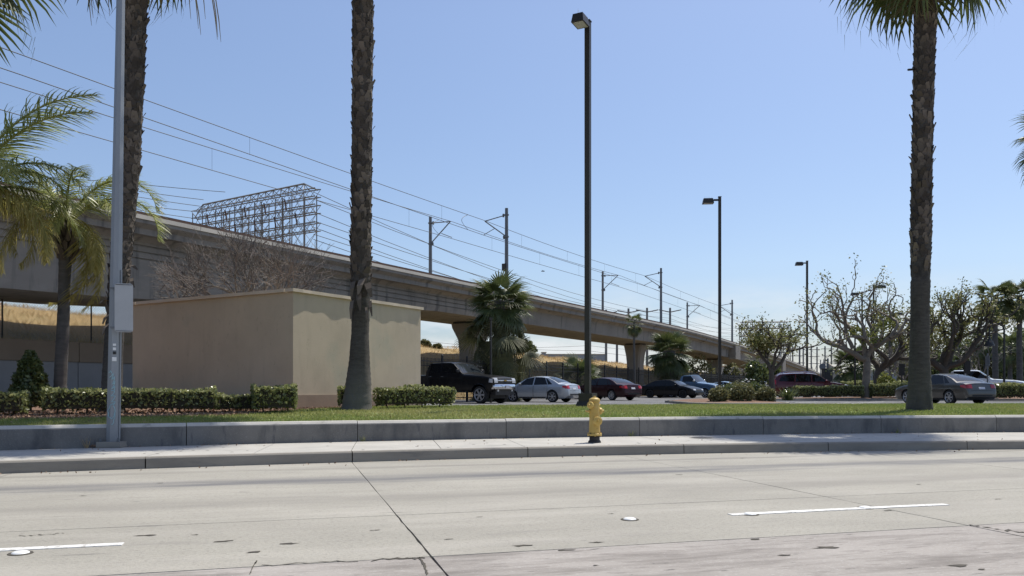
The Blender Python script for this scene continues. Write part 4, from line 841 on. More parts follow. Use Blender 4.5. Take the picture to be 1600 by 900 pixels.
# long hanging dead threads on the palm behind the pole
b = MB(); rr = np.random.default_rng(3)
for px, y1 in [(306, 45), (315, 55), (325, 30), (333, 62), (341, 58), (346, 66), (152, 20), (140, 40), (146, 28), (172, 25), (300, 30)]:
    q = P(px + rr.normal(0, 2), y1, 18.6 + rr.normal(0, .3)); w = .012; h = rr.uniform(.8, 1.2); b.add([q + (-.004, 0, 0), q + (.004, 0, 0), q + (w - .05, 0, h * .5), q + (-w - .05, 0, h * .5), q + (w - .13, 0, h), q + (-w - .13, 0, h)], [(0, 1, 2, 3), (3, 2, 4, 5)], .3)
b.build('dead_thread', M['fan_old'], p1, origin=b1)['kind'] = 'stuff'

def simple_palm(name, lab, px, d, zb, crown_py, tr, sc, sd, n=26, el_hi=78, el_lo=-50, old=4, grp=None, mk='graybark', boots=True, meshes=FAN, oldm=FANOLD, cat='palm tree', leanpx=0, core=.2):
    base = P(px, HZ, d); base[2] = zb; top = P(px + leanpx, crown_py, d); r = np.random.default_rng(sd); t = thing(name, lab, cat, tuple(base), grp)
    b = MB(); zz = np.linspace(-.1, top[2] - zb, 14); b.tube([((top[0] - base[0]) * (z / (top[2] - zb)) + .02 * math.sin(z), 0, z) for z in zz], [tr * (1.25 - .3 * i / 13) * (1 + .03 * (i % 2)) for i in range(14)], 10); link('trunk', b.mesh('trunk', M[mk], 60), t)
    crown(t, (top[0] - base[0], 0, top[2] - zb), n, sc, el_hi, el_lo, old, r, core, meshes, oldm); return t
# shaggy palm with skirt
sp = simple_palm('shaggy_palm', 'big shaggy fan palm with a skirt of hanging fronds behind the black pickup', 781, 47, ZLOT, 470, .35, 1.0, 31, n=40, el_hi=72, el_lo=-30, old=0, mk='bark', meshes=FANSK + FANSK)
for c_ in list(sp.children):
    if c_.name.startswith('frond') and c_.matrix_local.to_3x3().col[0].normalized().z > -.1: c_.data = FAN[1]
r = np.random.default_rng(32); hz0 = P(0, 470, 47)[2] - ZLOT
for i in range(92):
    q = i / 92; z = hz0 - .5 - 5.4 * q; az_ = i * 2.39996; el = math.radians(r.uniform(-78, -35) if r.uniform() < .85 else r.uniform(-20, 10)); rad = .35 + .5 * math.sin(math.pi * min(1, q * 1.2 + .1))
    link('frond', FANSK[i % 2], sp, mtx=frond_mtx((rad * math.cos(az_), rad * math.sin(az_), z), az_, el, r.normal(0, .5), r.uniform(.75, 1.1)))
rp = simple_palm('round_palm', 'bushy round fan palm by the fence behind the black sedan', 1046, 68, ZLOT, 548, .55, 1.05, 33, n=46, el_hi=80, el_lo=-45, old=0, mk='bark')
for i in range(22):
    az_ = i * 2.39996; link('frond', FANSK[i % 2], rp, mtx=frond_mtx((.3 * math.cos(az_), .3 * math.sin(az_), P(0, 548, 68)[2] - ZLOT - .8 - .05 * i), az_, math.radians(-60), 0, .95))
simple_palm('thin_palm', 'thin young palm with a small tuft in front of the second viaduct pier', 991, 66, ZLOT, 502, .085, .42, 34, n=20, el_lo=-60, old=10, mk='bark')
simple_palm('young_palm', 'low young fan palm poking above the fence near the tallest lamp', 903, 58, ZLOT, 588, .2, .95, 35, n=20, el_hi=80, el_lo=5, old=0, mk='bark')
for i, (px, py, lab) in enumerate([(1555, 462, 'tall slim palm beyond the car park, nearer the coral trees'), (1593, 461, 'tall slim palm beyond the car park, cut by the frame edge'), ]):
    simple_palm('slim_palm', lab, px, 64, ZLOT, py, .19, .92, 36 + i, n=34, el_hi=70, el_lo=-65, old=3, grp='slim palms beyond the car park', mk='graybark')
for i, (px, py, d, lab) in enumerate([(1578, 540, 85, 'short far palm low among the dark trees'), (1540, 528, 95, 'far palm tuft behind the slim palms')]):
    simple_palm('far_palm', lab, px, d, ZLOT, py, .2, 1.1, 46 + i, n=26, old=2, grp='far palms by the dark trees')
simple_palm('fuzzy_palm', 'small bushy palm with two stems above the far hedge by the beige wall', 1331, 75, ZLOT, 570, .16, 1.15, 50, n=40, el_hi=75, el_lo=-40, old=3)
simple_palm('street_palm', 'palm fronds entering at the top corner above the feather palms', -105, 19, .6, -120, .28, 1.25, 51, n=24, el_lo=-40, old=4)
simple_palm('edge_palm', 'palm fronds reaching in at the edge of view beside the sky', 1668, 40, ZLOT, 205, .3, 1.35, 52, n=40, el_lo=-65, old=2)

# feather palms
def feather_mesh(name, mk, L=2.7, n=84, arc=1.5, leaf=.72, hang=.9, sd=0, tonev=(.1, .8)):
    r = np.random.default_rng(sd); b = MB(); th = 0; p = np.zeros(3); pts = [p.copy()]; N_ = 24; dirs = []
    for i in range(N_):
        q = (i + 1) / N_; th = -arc * q ** 1.5; d = np.array((math.cos(th), 0, math.sin(th))); dirs.append(d); p = p + d * L / N_; pts.append(p.copy())
    pts = np.array(pts); b.tube(pts, np.linspace(.03, .006, len(pts)), 5, tone=.9)
    for i in range(n):
        q = .16 + .84 * i / n; f = q * N_; k = min(int(f), N_ - 1); c = pts[k] + (pts[k + 1] - pts[k]) * (f - k); d = dirs[k]; up = np.array((-d[2], 0, d[0])); ll_ = leaf * math.sin(math.pi * min(1, .18 + .78 * q)) ** .7 * r.uniform(.8, 1.1)
        for sg in (-1, 1):
            side = np.array((0, sg, 0)); dr = unit(side * r.uniform(.7, 1.1) + d * r.uniform(.35, .8) + up * r.uniform(-.35, .75)); w = np.cross(dr, up); w = unit(w) * .0095; tn = r.uniform(*tonev); V = []; pp = c.copy(); v = dr.copy()
            for s_ in range(5):
                ww = w * (1.0, 1.25, 1.0, .7, .1)[s_]; V += [pp - ww, pp + ww]; v = unit(v + np.array((0, 0, -hang * .32 * (1 + s_ * .5)))); pp = pp + v * ll_ / 4
            b.add(V, [(2 * s_, 2 * s_ + 1, 2 * s_ + 3, 2 * s_ + 2) for s_ in range(4)], tn)
    return b.mesh(name, M[mk])
FE = [feather_mesh('frond', 'feather', sd=1, arc=1.1, hang=.55), feather_mesh('frond', 'feather', sd=2, arc=1.9, hang=1.0), feather_mesh('frond', 'feather', sd=3, arc=2.5, hang=1.1)]
FEO = [feather_mesh('frond', 'feather_old', sd=4, arc=1.9, hang=1.2), feather_mesh('frond', 'feather_old', sd=5, arc=2.4, hang=1.2)]
def queen(lab, pxs, d, crown_px, crown_py, fr, sd, name='feather_palm'):
    prof = trunk_prof(pxs, d); base = prof[0][0].copy(); t = thing(name, lab, 'palm tree', tuple(base), 'feather palms by the conical shrub'); palm_trunk(t, prof, 1e9, sd, mk='graybark')
    c = P(crown_px, crown_py, d) - base; r = np.random.default_rng(sd)
    b = MB(); q0 = prof[-1][0] - base                           # fibrous crown of old leaf bases
    for i in range(26):
        a = i * 2.4; s_ = q0 + np.array((.14 * math.cos(a), .14 * math.sin(a), -.25 + .03 * i)); e_ = s_ + np.array((.16 * math.cos(a), .16 * math.sin(a), .28)) * r.uniform(.6, 1.3); b.tube([s_, (s_ + e_) / 2 + (0, 0, .06), e_], [.07, .055, .02], 5, tone=r.uniform(0, 1))
    b.tube([q0 - (0, 0, .1), c + (0, 0, .1)], [.13, .08], 8, tone=.3); link('leaf_base', b.mesh('leaf_base', M['boot']), t)['kind'] = 'stuff'
    for az_, el, m, sc in fr: link('frond', m, t, mtx=frond_mtx(c + np.array((math.cos(math.radians(az_)) * .08, math.sin(math.radians(az_)) * .08, r.uniform(-.1, .1))), math.radians(az_), math.radians(el), r.normal(0, .15), sc))
    return t
FR = [(0, 62, FE[2], 1.15), (6, 48, FE[2], 1.12), (-20, 40, FE[2], 1.05), (-35, 5, FEO[1], .85), (10, -25, FEO[1], .8), (-2, -48, FEO[1], 1.0), (15, -40, FEO[0], .95), (-60, 60, FE[1], 1.0), (178, 38, FE[1], 1.0), (160, 62, FE[0], .95), (200, 30, FEO[0], .95), (30, 68, FE[0], .85), (270, 55, FE[1], .85), (300, 35, FE[2], .8),
      (185, 5, FEO[0], .9), (140, 25, FEO[1], .85), (-5, -20, FEO[1], .62), (245, 12, FEO[1], .8)]
queen('feather palm with yellowing fronds and smooth grey trunk beside the conical shrub', [(93, 622, 22), (94, 600, 18), (97, 540, 18), (100, 480, 17), (101, 432, 17), (103, 395, 20)], 20, 104, 345, FR, 41)
FR2 = [(6, 66, FE[0], 1.45), (2, 58, FE[0], 1.35), (0, 40, FE[1], 1.3), (0, 20, FE[1], 1.2), (-15, 8, FEO[0], 1.15), (12, 0, FEO[1], 1.0), (-40, 40, FE[1], 1.1), (90, 60, FE[0], 1.1), (180, 40, FE[1], 1.1), (240, 35, FE[1], 1.1), (300, 25, FEO[0], 1.0), (-8, 36, FE[1], 1.2)]
queen('feather palm whose yellowed fronds reach in beside the viaduct, trunk out of view', [(-66, 650, 30), (-64, 500, 26), (-62, 370, 26), (-60, 330, 30)], 18.5, -58, 300, FR2, 42)

# ------------------------------------------------------------------ shrubs, hedges, trees
def leaf_tones(C, r, lo=.0, hi=.9): return r.uniform(lo, hi, len(C)) * r.uniform(.6, 1.0, len(C))
def hedge(lab, pts, w, h, zb, seed, mk='leaf_hedge', dens=420, size=.055, grp='clipped hedges', name='hedge', rag=.05, cat='hedge', stems=True):
    """box hedge along ground pts [(X,Y)]"""
    r = np.random.default_rng(seed); p0 = np.array((*pts[0], zb)); t = thing(name, lab, cat, tuple(p0), grp); b = MB(); core = MB(); stm = []
    for (x0, y0), (x1, y1) in zip(pts[:-1], pts[1:]):
        L = math.hypot(x1 - x0, y1 - y0); d = np.array(((x1 - x0) / L, (y1 - y0) / L, 0)); n = np.array((-d[1], d[0], 0)); o = np.array((x0, y0, zb)) - p0
        area = 2 * L * h + L * w + 2 * w * h; m = int(area * dens); u = r.uniform(0, L, m); v = r.uniform(-1, 1, m); z = r.uniform(.18, 1, m); f = r.uniform(0, 1, m)
        pt = L * w / area; ps = 2 * w * h / area
        top = f < pt; endc = (f >= pt) & (f < pt + ps); z[top] = 1; u[endc] = np.where(r.uniform(0, 1, endc.sum()) < .5, 0, L); side = ~top & ~endc; v[side] = np.sign(v[side])
        lump = .5 * np.sin(u * 2.3 + seed) + .35 * np.sin(u * 5.1 + z * 3) + .3 * np.sin(u * 9 + v * 3 + z * 7); inset = 1 - np.abs(r.normal(0, .10, m)) + rag * lump
        taper = np.clip((z - .12) / .25, .55, 1); z2 = z * h * np.where(top, inset, 1) + rag * .4 * lump * z; z2 = z2 - .12 * h * (np.abs(v) > .9) * (z > .9) * r.uniform(0, 1, m)
        C = o + d * u[:, None] + n * (v * w / 2 * inset * taper)[:, None]; C[:, 2] = z2; b.sheets(C, size, r, leaf_tones(C, r) * np.where(top | (z > .85), 1.0, .75))  # top leaves get a paler tone, sunlight put into the colour
        core.box(o + d * L / 2 + (0, 0, h * .55), (max(L - .12, .05), w * .72, h * .62), np.array([d, n, (0, 0, 1)]))
        for q in np.arange(.25, L, .55): stm.append(o + d * q)
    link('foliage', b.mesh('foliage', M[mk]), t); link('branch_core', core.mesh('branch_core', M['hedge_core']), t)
    if stems:
        for s_ in stm:
            bb = MB(); a = r.uniform(0, 6); bb.tube([s_ + (0, 0, -.03), s_ + (.04 * math.cos(a), .04 * math.sin(a), h * .2), s_ + (.1 * math.cos(a), .1 * math.sin(a), h * .45)], [.022, .018, .012], 5); link('stem', bb.mesh('stem', M['limb_dark']), t)
    return t
def G2(px, py, zg_=.64): d = (CAMZ - zg_) * F / (py - HZ); return (float((px - 800) / F * d), float(d))
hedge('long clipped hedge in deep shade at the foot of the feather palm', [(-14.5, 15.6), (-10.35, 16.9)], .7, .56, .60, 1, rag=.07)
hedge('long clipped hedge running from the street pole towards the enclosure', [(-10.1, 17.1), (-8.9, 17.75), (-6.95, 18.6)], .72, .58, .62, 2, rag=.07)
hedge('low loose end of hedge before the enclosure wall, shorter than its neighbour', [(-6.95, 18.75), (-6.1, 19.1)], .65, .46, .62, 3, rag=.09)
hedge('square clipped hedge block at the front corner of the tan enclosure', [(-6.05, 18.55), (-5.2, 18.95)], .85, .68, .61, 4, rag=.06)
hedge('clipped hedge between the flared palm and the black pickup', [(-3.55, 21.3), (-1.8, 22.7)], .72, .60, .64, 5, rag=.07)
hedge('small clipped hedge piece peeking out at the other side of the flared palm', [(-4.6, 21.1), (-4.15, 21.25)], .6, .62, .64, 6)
def blob_tree(name, lab, base, blobs, seed, mk='leaf_dark', size=.12, dens=1.0, trunk=None, cat='tree', grp=None, tmk='limb_dark', ltop=.9, shell=.55):
    """blobs: (dx,dy,dz, rx,ry,rz, n)"""
    r = np.random.default_rng(seed); base = np.asarray(base, float); t = thing(name, lab, cat, tuple(base), grp); b = MB()
    for dx_, dy_, dz_, rx, ry, rz, n in blobs:
        n = int(n * dens); v = r.normal(size=(n, 3)); v /= np.linalg.norm(v, axis=1)[:, None]; rad = shell + (1 - shell) * r.uniform(0, 1, n) ** .6; lump = 1 + .14 * np.sin(v[:, 0] * 5 + seed) * np.sin(v[:, 2] * 6 + seed * 2) + .1 * np.sin(v[:, 1] * 9 + seed)
        C = v * (rad * lump)[:, None] * np.array((rx, ry, rz)) + np.array((dx_, dy_, dz_)); C = C[C[:, 2] > .02]; cl_ = .5 + .5 * np.sin(C[:, 0] * 2.1 / max(rx, .3) * 2 + seed) * np.sin(C[:, 2] * 3 / max(rz, .3) * 2); b.sheets(C, size, r, np.clip(r.uniform(0, ltop, len(C)) * (.55 + .6 * cl_), 0, 1))
    link('crown', b.mesh('crown', M[mk]), t)
    if trunk:
        for i, (pts, r0, r1) in enumerate(trunk):
            bb = MB(); bb.tube(pts, np.linspace(r0, r1, len(pts)), 7); link('trunk' if i == 0 else 'limb', bb.mesh('trunk' if i == 0 else 'limb', M[tmk], 60), t)
    return t
# conical shrub
t = thing('conical_shrub', 'glossy dark conical shrub behind the hedge beside the feather palm', 'shrub', (-11.9, 19.6, .62)); r = np.random.default_rng(9); n = 3800
h = r.uniform(0, 1, n) ** .9; rad = (.52 * (1 - h) ** .75 + .06) * np.sqrt(r.uniform(.45, 1, n)); rad *= 1 + .18 * np.sin(h * 26) * r.uniform(0, 1, n); a = r.uniform(0, 6.283, n); rad *= np.where(h < .12, .6 + h * 3.3, 1)
b = MB(); C = np.stack([rad * np.cos(a), rad * np.sin(a), .12 + h * 1.38], 1); b.sheets(C, .06, r, leaf_tones(C, r), 1.9); link('foliage', b.mesh('foliage', M['leaf_dark']), t); b = MB(); b.tube([(0, 0, -.05), (0, 0, 1.2)], [.04, .01], 6); link('stem', b.mesh('stem', M['limb_dark']), t)
b = MB(); b.lathe([(.28, .2), (.3, .4), (.05, 1.2)], sides=8); link('branch_core', b.mesh('branch_core', M['hedge_core']), t)

# branching trees
def grow(segs, tips, p, d, L, r0, depth, rng_, curl=.25, up=.05, split=(2, 3), shrink=.72, ang=(.35, .8), rs=.68, nseg=6, minr=.01):
    pts = [p.copy()]; v = unit(d)
    for i in range(nseg):
        v = unit(v + rng_.normal(0, curl, 3) * (.5 if i == 0 else 1) + np.array((0, 0, up))); p = p + v * L / nseg; pts.append(p.copy())
        if depth > 0 and i in (2, 4) and rng_.uniform() < .35:
            ax_ = unit(np.cross(v, rng_.normal(size=3))); a = rng_.uniform(*ang) * 1.1; grow(segs, tips, p.copy(), v * math.cos(a) + ax_ * math.sin(a), L * shrink * .8, max(r0 * rs * .7, minr), depth - 1, rng_, curl, up, split, shrink, ang, rs, nseg, minr)
    r1 = max(r0 * .72, minr * .7); segs.append((depth, pts, r0, r1))
    if depth == 0: tips.append((p, v)); return
    for k in range(rng_.integers(split[0], split[1] + 1)):
        ax_ = unit(np.cross(v, rng_.normal(size=3))); a = rng_.uniform(*ang); grow(segs, tips, p.copy(), v * math.cos(a) + ax_ * math.sin(a), L * shrink * rng_.uniform(.8, 1.15), max(r0 * rs, minr), depth - 1, rng_, curl, up, split, shrink, ang, rs, nseg, minr)
def branch_tree(name, lab, base, trunk_pts, r0, limbs, seed, leaf=None, lsize=.1, nleaf=14, lspread=.2, depth=3, mk='limb', grp=None, curl=.25, up=.05, shrink=.74, ang=(.35, .8), twig_mk=None, rs=.66, minr=.012, split=(2, 3), extra=None, cat='tree', nseg=6, tip_keep=1.0, extra_mk=None):
    r = np.random.default_rng(seed); base = np.asarray(base, float); t = thing(name, lab, cat, tuple(base), grp)
    b = MB(); tp = np.array(trunk_pts, float); rad = np.linspace(r0, r0 * .72, len(tp)); rad[0] *= 1.3; b.tube(tp, rad, 10); link('trunk', b.mesh('trunk', M[mk], 60), t); tips = []; tw = MB()
    for (sx, sy, sz, dx_, dy_, dz_, L, rr_) in limbs:
        segs = []; grow(segs, tips, np.array((sx, sy, sz), float), np.array((dx_, dy_, dz_), float), L, rr_, depth, r, curl, up, split, shrink, ang, rs, nseg, minr); lb = MB()
        for dep, pts, ra, rb in segs: (lb if dep >= depth - 1 else tw).tube(pts, np.linspace(ra, rb, len(pts)), 6 if dep >= depth - 1 else 4 if dep > 0 else 3, cap=False, tone=r.uniform(0, 1))
        link('limb', lb.mesh('limb', M[mk], 60), t)
    link('twig_spray', tw.mesh('twig_spray', M[twig_mk or mk]), t)['kind'] = 'stuff'
    if leaf:
        b = MB(); C = []
        for p, v in tips:
            if r.uniform() > tip_keep: continue
            k = r.poisson(nleaf); C.append(p + r.normal(0, lspread, (k, 3)))
        E = [np.array(c_) + r.normal(0, 1, (k, 3)) * np.array(rad_) * .55 for c_, rad_, k in (extra or [])]
        if extra_mk: b2 = MB(); E = np.concatenate(E); b2.sheets(E, lsize * 1.2, r, leaf_tones(E, r, 0, 1), 1.5); link('leaf_clump', b2.mesh('leaf_clump', M[extra_mk]), t)['kind'] = 'stuff'
        else: C += E
        C = np.concatenate(C); b.sheets(C, lsize, r, leaf_tones(C, r, 0, 1), 1.5); link('crown', b.mesh('crown', M[leaf]), t)
    return t
# bare twiggy tree behind the enclosure
bt = P(392, HZ, 29.5); bt[2] = .5; zt_ = 3.7
branch_tree('bare_tree', 'leafless twiggy tree rising above the enclosure roof in front of the viaduct', bt, [(0, 0, 0), (.05, 0, 1.5), (0, .05, 3.0)], .14,
            [(0, 0, 2.6, math.cos(a) * s_, math.sin(a) * s_ * .8, .5 + q, 1.45, .06) for a, s_, q in [(0, 1.35, .1), (.3, 1.2, .3), (.7, .9, .5), (1.6, .8, .6), (2.4, 1.0, .4), (3.14, 1.45, .0), (3.0, 1.2, .3), (3.5, 1.2, .15), (3.9, .9, .4), (4.7, .7, .7), (5.5, 1, .4), (1.1, .3, 1.2), (4.4, .4, 1.1), (2.9, .9, .7), (.2, .9, .7), (5.9, 1.2, .1)]], 61,
            depth=4, mk='limb', twig_mk='twig', curl=.16, up=.03, shrink=.75, ang=(.3, .8), rs=.58, minr=.0075, split=(3, 3), nseg=5)
# coral trees
c1 = P(1354, HZ, 50); c1[2] = .5
branch_tree('coral_tree', 'large pale coral tree with long bare sinuous limbs between red wagon and grey sedan', c1, [(0, 0, 0), (-.03, 0, 1.0), (.03, 0, 2.0), (.0, .0, 2.7)], .27,
            [(0, 0, 2.5, -.85, -.1, .35, 2.4, .19), (0, 0, 2.6, .65, .2, .75, 2.1, .18), (0, 0, 2.6, -.1, .3, 1, 2.1, .17), (0, 0, 2.6, .35, -.4, .9, 2.0, .15), (-.9, -.1, 3.2, -.5, .1, 1.0, 2.1, .13), (.6, .1, 3.4, .1, -.1, 1.0, 2.0, .13)], 64,
            'leaf_coral', .09, 13, .18, 3, 'limb', 'coral trees in the planter strip', extra_mk='leaf_bright', curl=.30, up=.08, shrink=.79, ang=(.4, .95), rs=.6, minr=.02, split=(2, 2), extra=[((.1, -.2, 3.9), (.7, .6, .5), 380), ((.9, 0, 4.6), (.5, .5, .4), 220), ((1.5, 0, 4.9), (.5, .5, .35), 180), ((-.6, 0, 4.4), (.4, .4, .3), 140)])
c2 = P(1373, HZ, 58); c2[2] = .5
branch_tree('coral_tree', 'dark-trunked coral tree standing just behind the large pale one', c2, [(0, 0, 0), (0, 0, 1.2), (.1, 0, 2.2)], .42, [(.1, 0, 2.1, .8, 0, .8, 2.3, .26), (0, 0, 2.1, -.3, .3, 1, 2.2, .22), (.1, 0, 2.1, .3, -.3, 1, 2.4, .2), (.2, 0, 2.1, .55, .3, .9, 2.5, .2)], 66,
            'leaf_coral', .11, 11, .2, 3, 'limb_dark', 'coral trees in the planter strip', curl=.26, up=.08, shrink=.74, rs=.62, minr=.025)
c3 = P(1475, HZ, 52); c3[2] = .5
branch_tree('coral_tree', 'heavy dark coral tree with green-gold leaf clumps behind the grey sedan', c3, [(0, 0, 0), (.02, 0, 1.1), (0, 0, 2.0)], .36, [(0, 0, 1.9, -.9, 0, .55, 2.2, .24), (0, 0, 1.9, .95, -.1, .5, 2.5, .23), (0, 0, 1.9, -.1, .2, 1, 2.2, .22), (0, 0, 1.9, .5, .3, .85, 2.3, .2), (0, 0, 2, .25, -.3, 1, 2.2, .16)], 67,
            'leaf_coral', .11, 15, .22, 3, 'limb_dark', 'coral trees in the planter strip', curl=.26, up=.12, shrink=.70, rs=.6, minr=.022, extra=[((-1.1, 0, 4.1), (.9, .8, .9), 900), ((1.0, 0, 4.6), (.7, .7, .7), 520), ((-1.4, .2, 3.2), (.5, .5, .9), 420), ((.1, 0, 3.6), (.6, .6, .5), 200)])
c4 = P(1206, HZ, 42); c4[2] = .5
branch_tree('coral_tree', 'small leafy coral tree with a forked trunk in front of the red wagon', c4, [(0, 0, 0), (0, 0, .9), (-.02, 0, 1.7)], .17, [(0, 0, 1.6, -.6, 0, .8, 1.25, .11), (0, 0, 1.6, .75, .1, .65, 1.35, .11), (0, 0, 1.6, -.1, .3, 1, 1.2, .1), (0, 0, 1.6, .3, -.3, 1, 1.3, .09)], 68,
            'leaf_coral', .085, 10, .15, 3, 'limb_dark', 'coral trees in the planter strip', curl=.22, up=.04, shrink=.72, rs=.62, minr=.014, extra=[((-.75, 0, 3.2), (.65, .6, .42), 900), ((.05, 0, 3.3), (.45, .5, .4), 420), ((-.2, .1, 3.0), (.5, .5, .3), 350), ((.8, 0, 3.4), (.5, .4, .35), 220)])
# background trees and bushes
BK = [(1398, 122, 515, 40, 'leaf_olive', 'olive far tree behind the twiggy bare trees'), (1432, 110, 548, 44, 'leaf_olive', 'low olive tree behind the rough palm trunk'), (1470, 105, 545, 50, 'leaf_dark', 'dark far tree behind the heavy coral tree'), (1512, 100, 528, 56, 'leaf_dark', 'tall dark far tree above the white truck cab'),
      (1556, 96, 520, 54, 'leaf_olive', 'olive far tree around the slim palm trunk'), (1598, 92, 512, 56, 'leaf_dark', 'dark far tree nearest the edge of the car park'), (1640, 92, 520, 60, 'leaf_dark', 'dark far tree beyond the edge of view')]
for i, (px, d, top, w, mk, lab) in enumerate(BK):
    base = P(px, HZ, d); base[2] = .3; H = P(0, top, d)[2] - .3; wm = w * d / F
    blob_tree('far_tree', lab, base, [(0, 0, H * .55, wm * .62, wm * .6, H * .42, 1500), (-wm * .35, -.5, H * .4, wm * .4, wm * .4, H * .34, 800), (wm * .35, .4, H * .42, wm * .42, wm * .4, H * .36, 800), (0, 0, H * .8, wm * .36, wm * .36, H * .2, 500)], 70 + i, mk, .26, trunk=[([(0, 0, -.2), (.1, 0, H * .3), (0, 0, H * .6)], .22, .1)], grp='far trees beyond the car park')
for i, (px, d, w, lab) in enumerate([(1388, 90, 2.2, 'grey leafless tree right of the dark-trunked coral tree'), (1412, 95, 2.4, 'grey leafless tree just beside the rough palm trunk'), (1530, 80, 2.2, 'grey leafless tree between the white truck and the dark trees')]):
    base = P(px, HZ, d); base[2] = .4; branch_tree('bare_tree', lab, base, [(0, 0, 0), (.1, 0, 1.2), (0, 0, 2)], .15, [(0, 0, 1.8, math.cos(a), math.sin(a), 1.2, w * .75, .07) for a in (0, 1.2, 2.4, 3.4, 4.6, 5.4)], 80 + i, depth=3, mk='twig', curl=.15, up=.05, minr=.022, rs=.55, nseg=4, grp='leafless trees beyond the strip')
for i, (px, top, d, w, mk, lab) in enumerate([(1090, 555, 118, 48, 'leaf_olive', 'round green bush mass under the viaduct beside the third pier'), (1142, 567, 125, 26, 'leaf_olive', 'smaller green bush under the viaduct right of the third pier'), (823, 531, 100, 26, 'leaf_dark', 'dark small tree on the bank just right of the shaggy palm'), (1060, 566, 112, 30, 'leaf_olive', 'green bush on the bank behind the round palm'),
                                   (664, 531, 76, 16, 'leaf_olive', 'pale scrub bush on the bank nearest the enclosure'), (683, 541, 75, 13, 'leaf_olive', 'low scrub bush on the bank left of the first pier')]):
    p = P(px, HZ, d)
    q = p - RL_A; l, o = q @ RL_D, q @ RL_N; p[2] = min(bank(l, min(o, 13)), 5.5) - .15; H = max(P(0, top, d)[2] - p[2], .6); wm = w * d / F
    blob_tree('bank_bush', lab, p, [(0, 0, H * .5, wm * .55, wm * .5, H * .5, 900), (wm * .25, 0, H * .4, wm * .35, wm * .4, H * .36, 400), (-wm * .28, 0, H * .38, wm * .32, wm * .4, H * .34, 400)], 90 + i, mk, max(.05, .012 * d * .12 + .06), cat='bush', grp='bushes on the dry bank', trunk=[([(0, 0, -.2), (0, 0, H * .6)], .08, .03)])
blob_tree('dark_shrub', 'dark bushy shrub with palm-like leaves under the leafy coral tree by the viaduct', (P(1192, HZ, 60)[0], 60, .4), [(0, 0, 1.3, 1.5, 1.2, 1.3, 1500), (-.7, 0, 2.3, .6, .6, .6, 400), (.6, 0, 2.1, .7, .6, .7, 400)], 97, 'leaf_dark', .16, cat='shrub', trunk=[([(0, 0, -.1), (0, 0, 1.8)], .09, .04)])
simple_palm('corner_palm', 'short dark palm beside the viaduct behind the leafy coral tree', 1183, 62, ZLOT, 566, .16, .6, 98, n=24, old=4, mk='bark', meshes=FANSK, oldm=FANSK)

# planter island and strip
def kerbed_bed(name, poly, z, lab_none=None, kw=.15):
    """kerb ring + mulch fill; poly ccw list of (x,y)"""
    c = np.mean(np.array(poly), 0); inn = [tuple(c + (np.array(p) - c) * (1 - kw / max(.4, np.linalg.norm(np.array(p) - c)))) for p in poly]; n = len(poly); b = MB()
    V = [(x, y, ZLOT - .02) for x, y in poly] + [(x * .999 + c[0] * .001, y * .999 + c[1] * .001, z - .02) for x, y in poly] + [(x + (c[0] - x) * .01, y + (c[1] - y) * .01, z) for x, y in poly] + [(x, y, z) for x, y in inn] + [(x, y, z - .12) for x, y in inn]
    b.add(V, [(k * n + i, k * n + (i + 1) % n, (k + 1) * n + (i + 1) % n, (k + 1) * n + i) for k in range(4) for i in range(n)]); o = tag(b.build(name, M['kerb']), kind='structure'); m = MB()
    G = []
    for q in np.linspace(1, 0.02, 6): G.append([(c[0] + (x - c[0]) * q, c[1] + (y - c[1]) * q, z - .03 + .16 * (1 - q ** 2)) for x, y in inn + inn[:1]])
    m.grid(np.array(G)); m.build('mulch', M['mulch'], o, smooth=180); return o
def rrect(x0, x1, y0, y1, rr_, sh=.0):
    out = []
    for cx, cy, a0 in ((x1 - rr_, y1 - rr_, 0), (x0 + rr_, y1 - rr_, 90), (x0 + rr_, y0 + rr_, 180), (x1 - rr_, y0 + rr_, 270)):
        for a in np.linspace(0, 90, 7): out.append((cx + rr_ * math.cos(math.radians(a0 + a)), cy + rr_ * math.sin(math.radians(a0 + a)) + sh * (cx - x0)))
    return out
kerbed_bed('planter_island', rrect(8.1, 12.5, 34.3, 43.5, 1.6, .03), ZLOT + .13)
kerbed_bed('planter_strip', rrect(15.6, 60, 48.5, 54.5, 1.2, .0), ZLOT + .13)
def shrub(name, lab, x, y, r_, h, seed, mk='leaf_dark', z=.55, n=900, size=.08, grp=None, cat='shrub', blades=False):
    return blob_tree(name, lab, (x, y, z), [(0, 0, h * .55, r_, r_ * .9, h * .5, n), (r_ * .5, -.1, h * .45, r_ * .6, r_ * .6, h * .4, n // 2), (-r_ * .5, .1, h * .42, r_ * .6, r_ * .6, h * .4, n // 2)], seed, mk, size, cat=cat, grp=grp, trunk=[([(0, 0, -.05), (.02, 0, h * .6)], .04, .015)], shell=.4)
for i, (px, d, r_, h, mk, lab) in enumerate([(1123, 36.0, .42, .72, 'leaf_olive', 'low olive shrub at the pointed end of the planter island'), (1140, 37.2, .5, .85, 'leaf_dark', 'second island shrub, dark and dense, behind the lamp side'), (1160, 36.2, .5, .88, 'leaf_olive', 'tall loose shrub in the middle of the planter island'),
                                         (1180, 37.4, .5, .92, 'leaf_dark', 'dark shrub dotted with flowers just before the forked trunk'), (1196, 36.4, .42, .7, 'leaf_olive', 'low shrub on the island nearest the rounded kerb end'), (1150, 39, .55, 1.0, 'leaf_olive', 'back shrub on the planter island by the pale blue car')]):
    X = (px - 800) / F * d; shrub('island_shrub', lab, X, d, r_, h, 110 + i, mk, .56, 700, .075, 'shrubs on the planter island')
b = MB(); rr = np.random.default_rng(7)
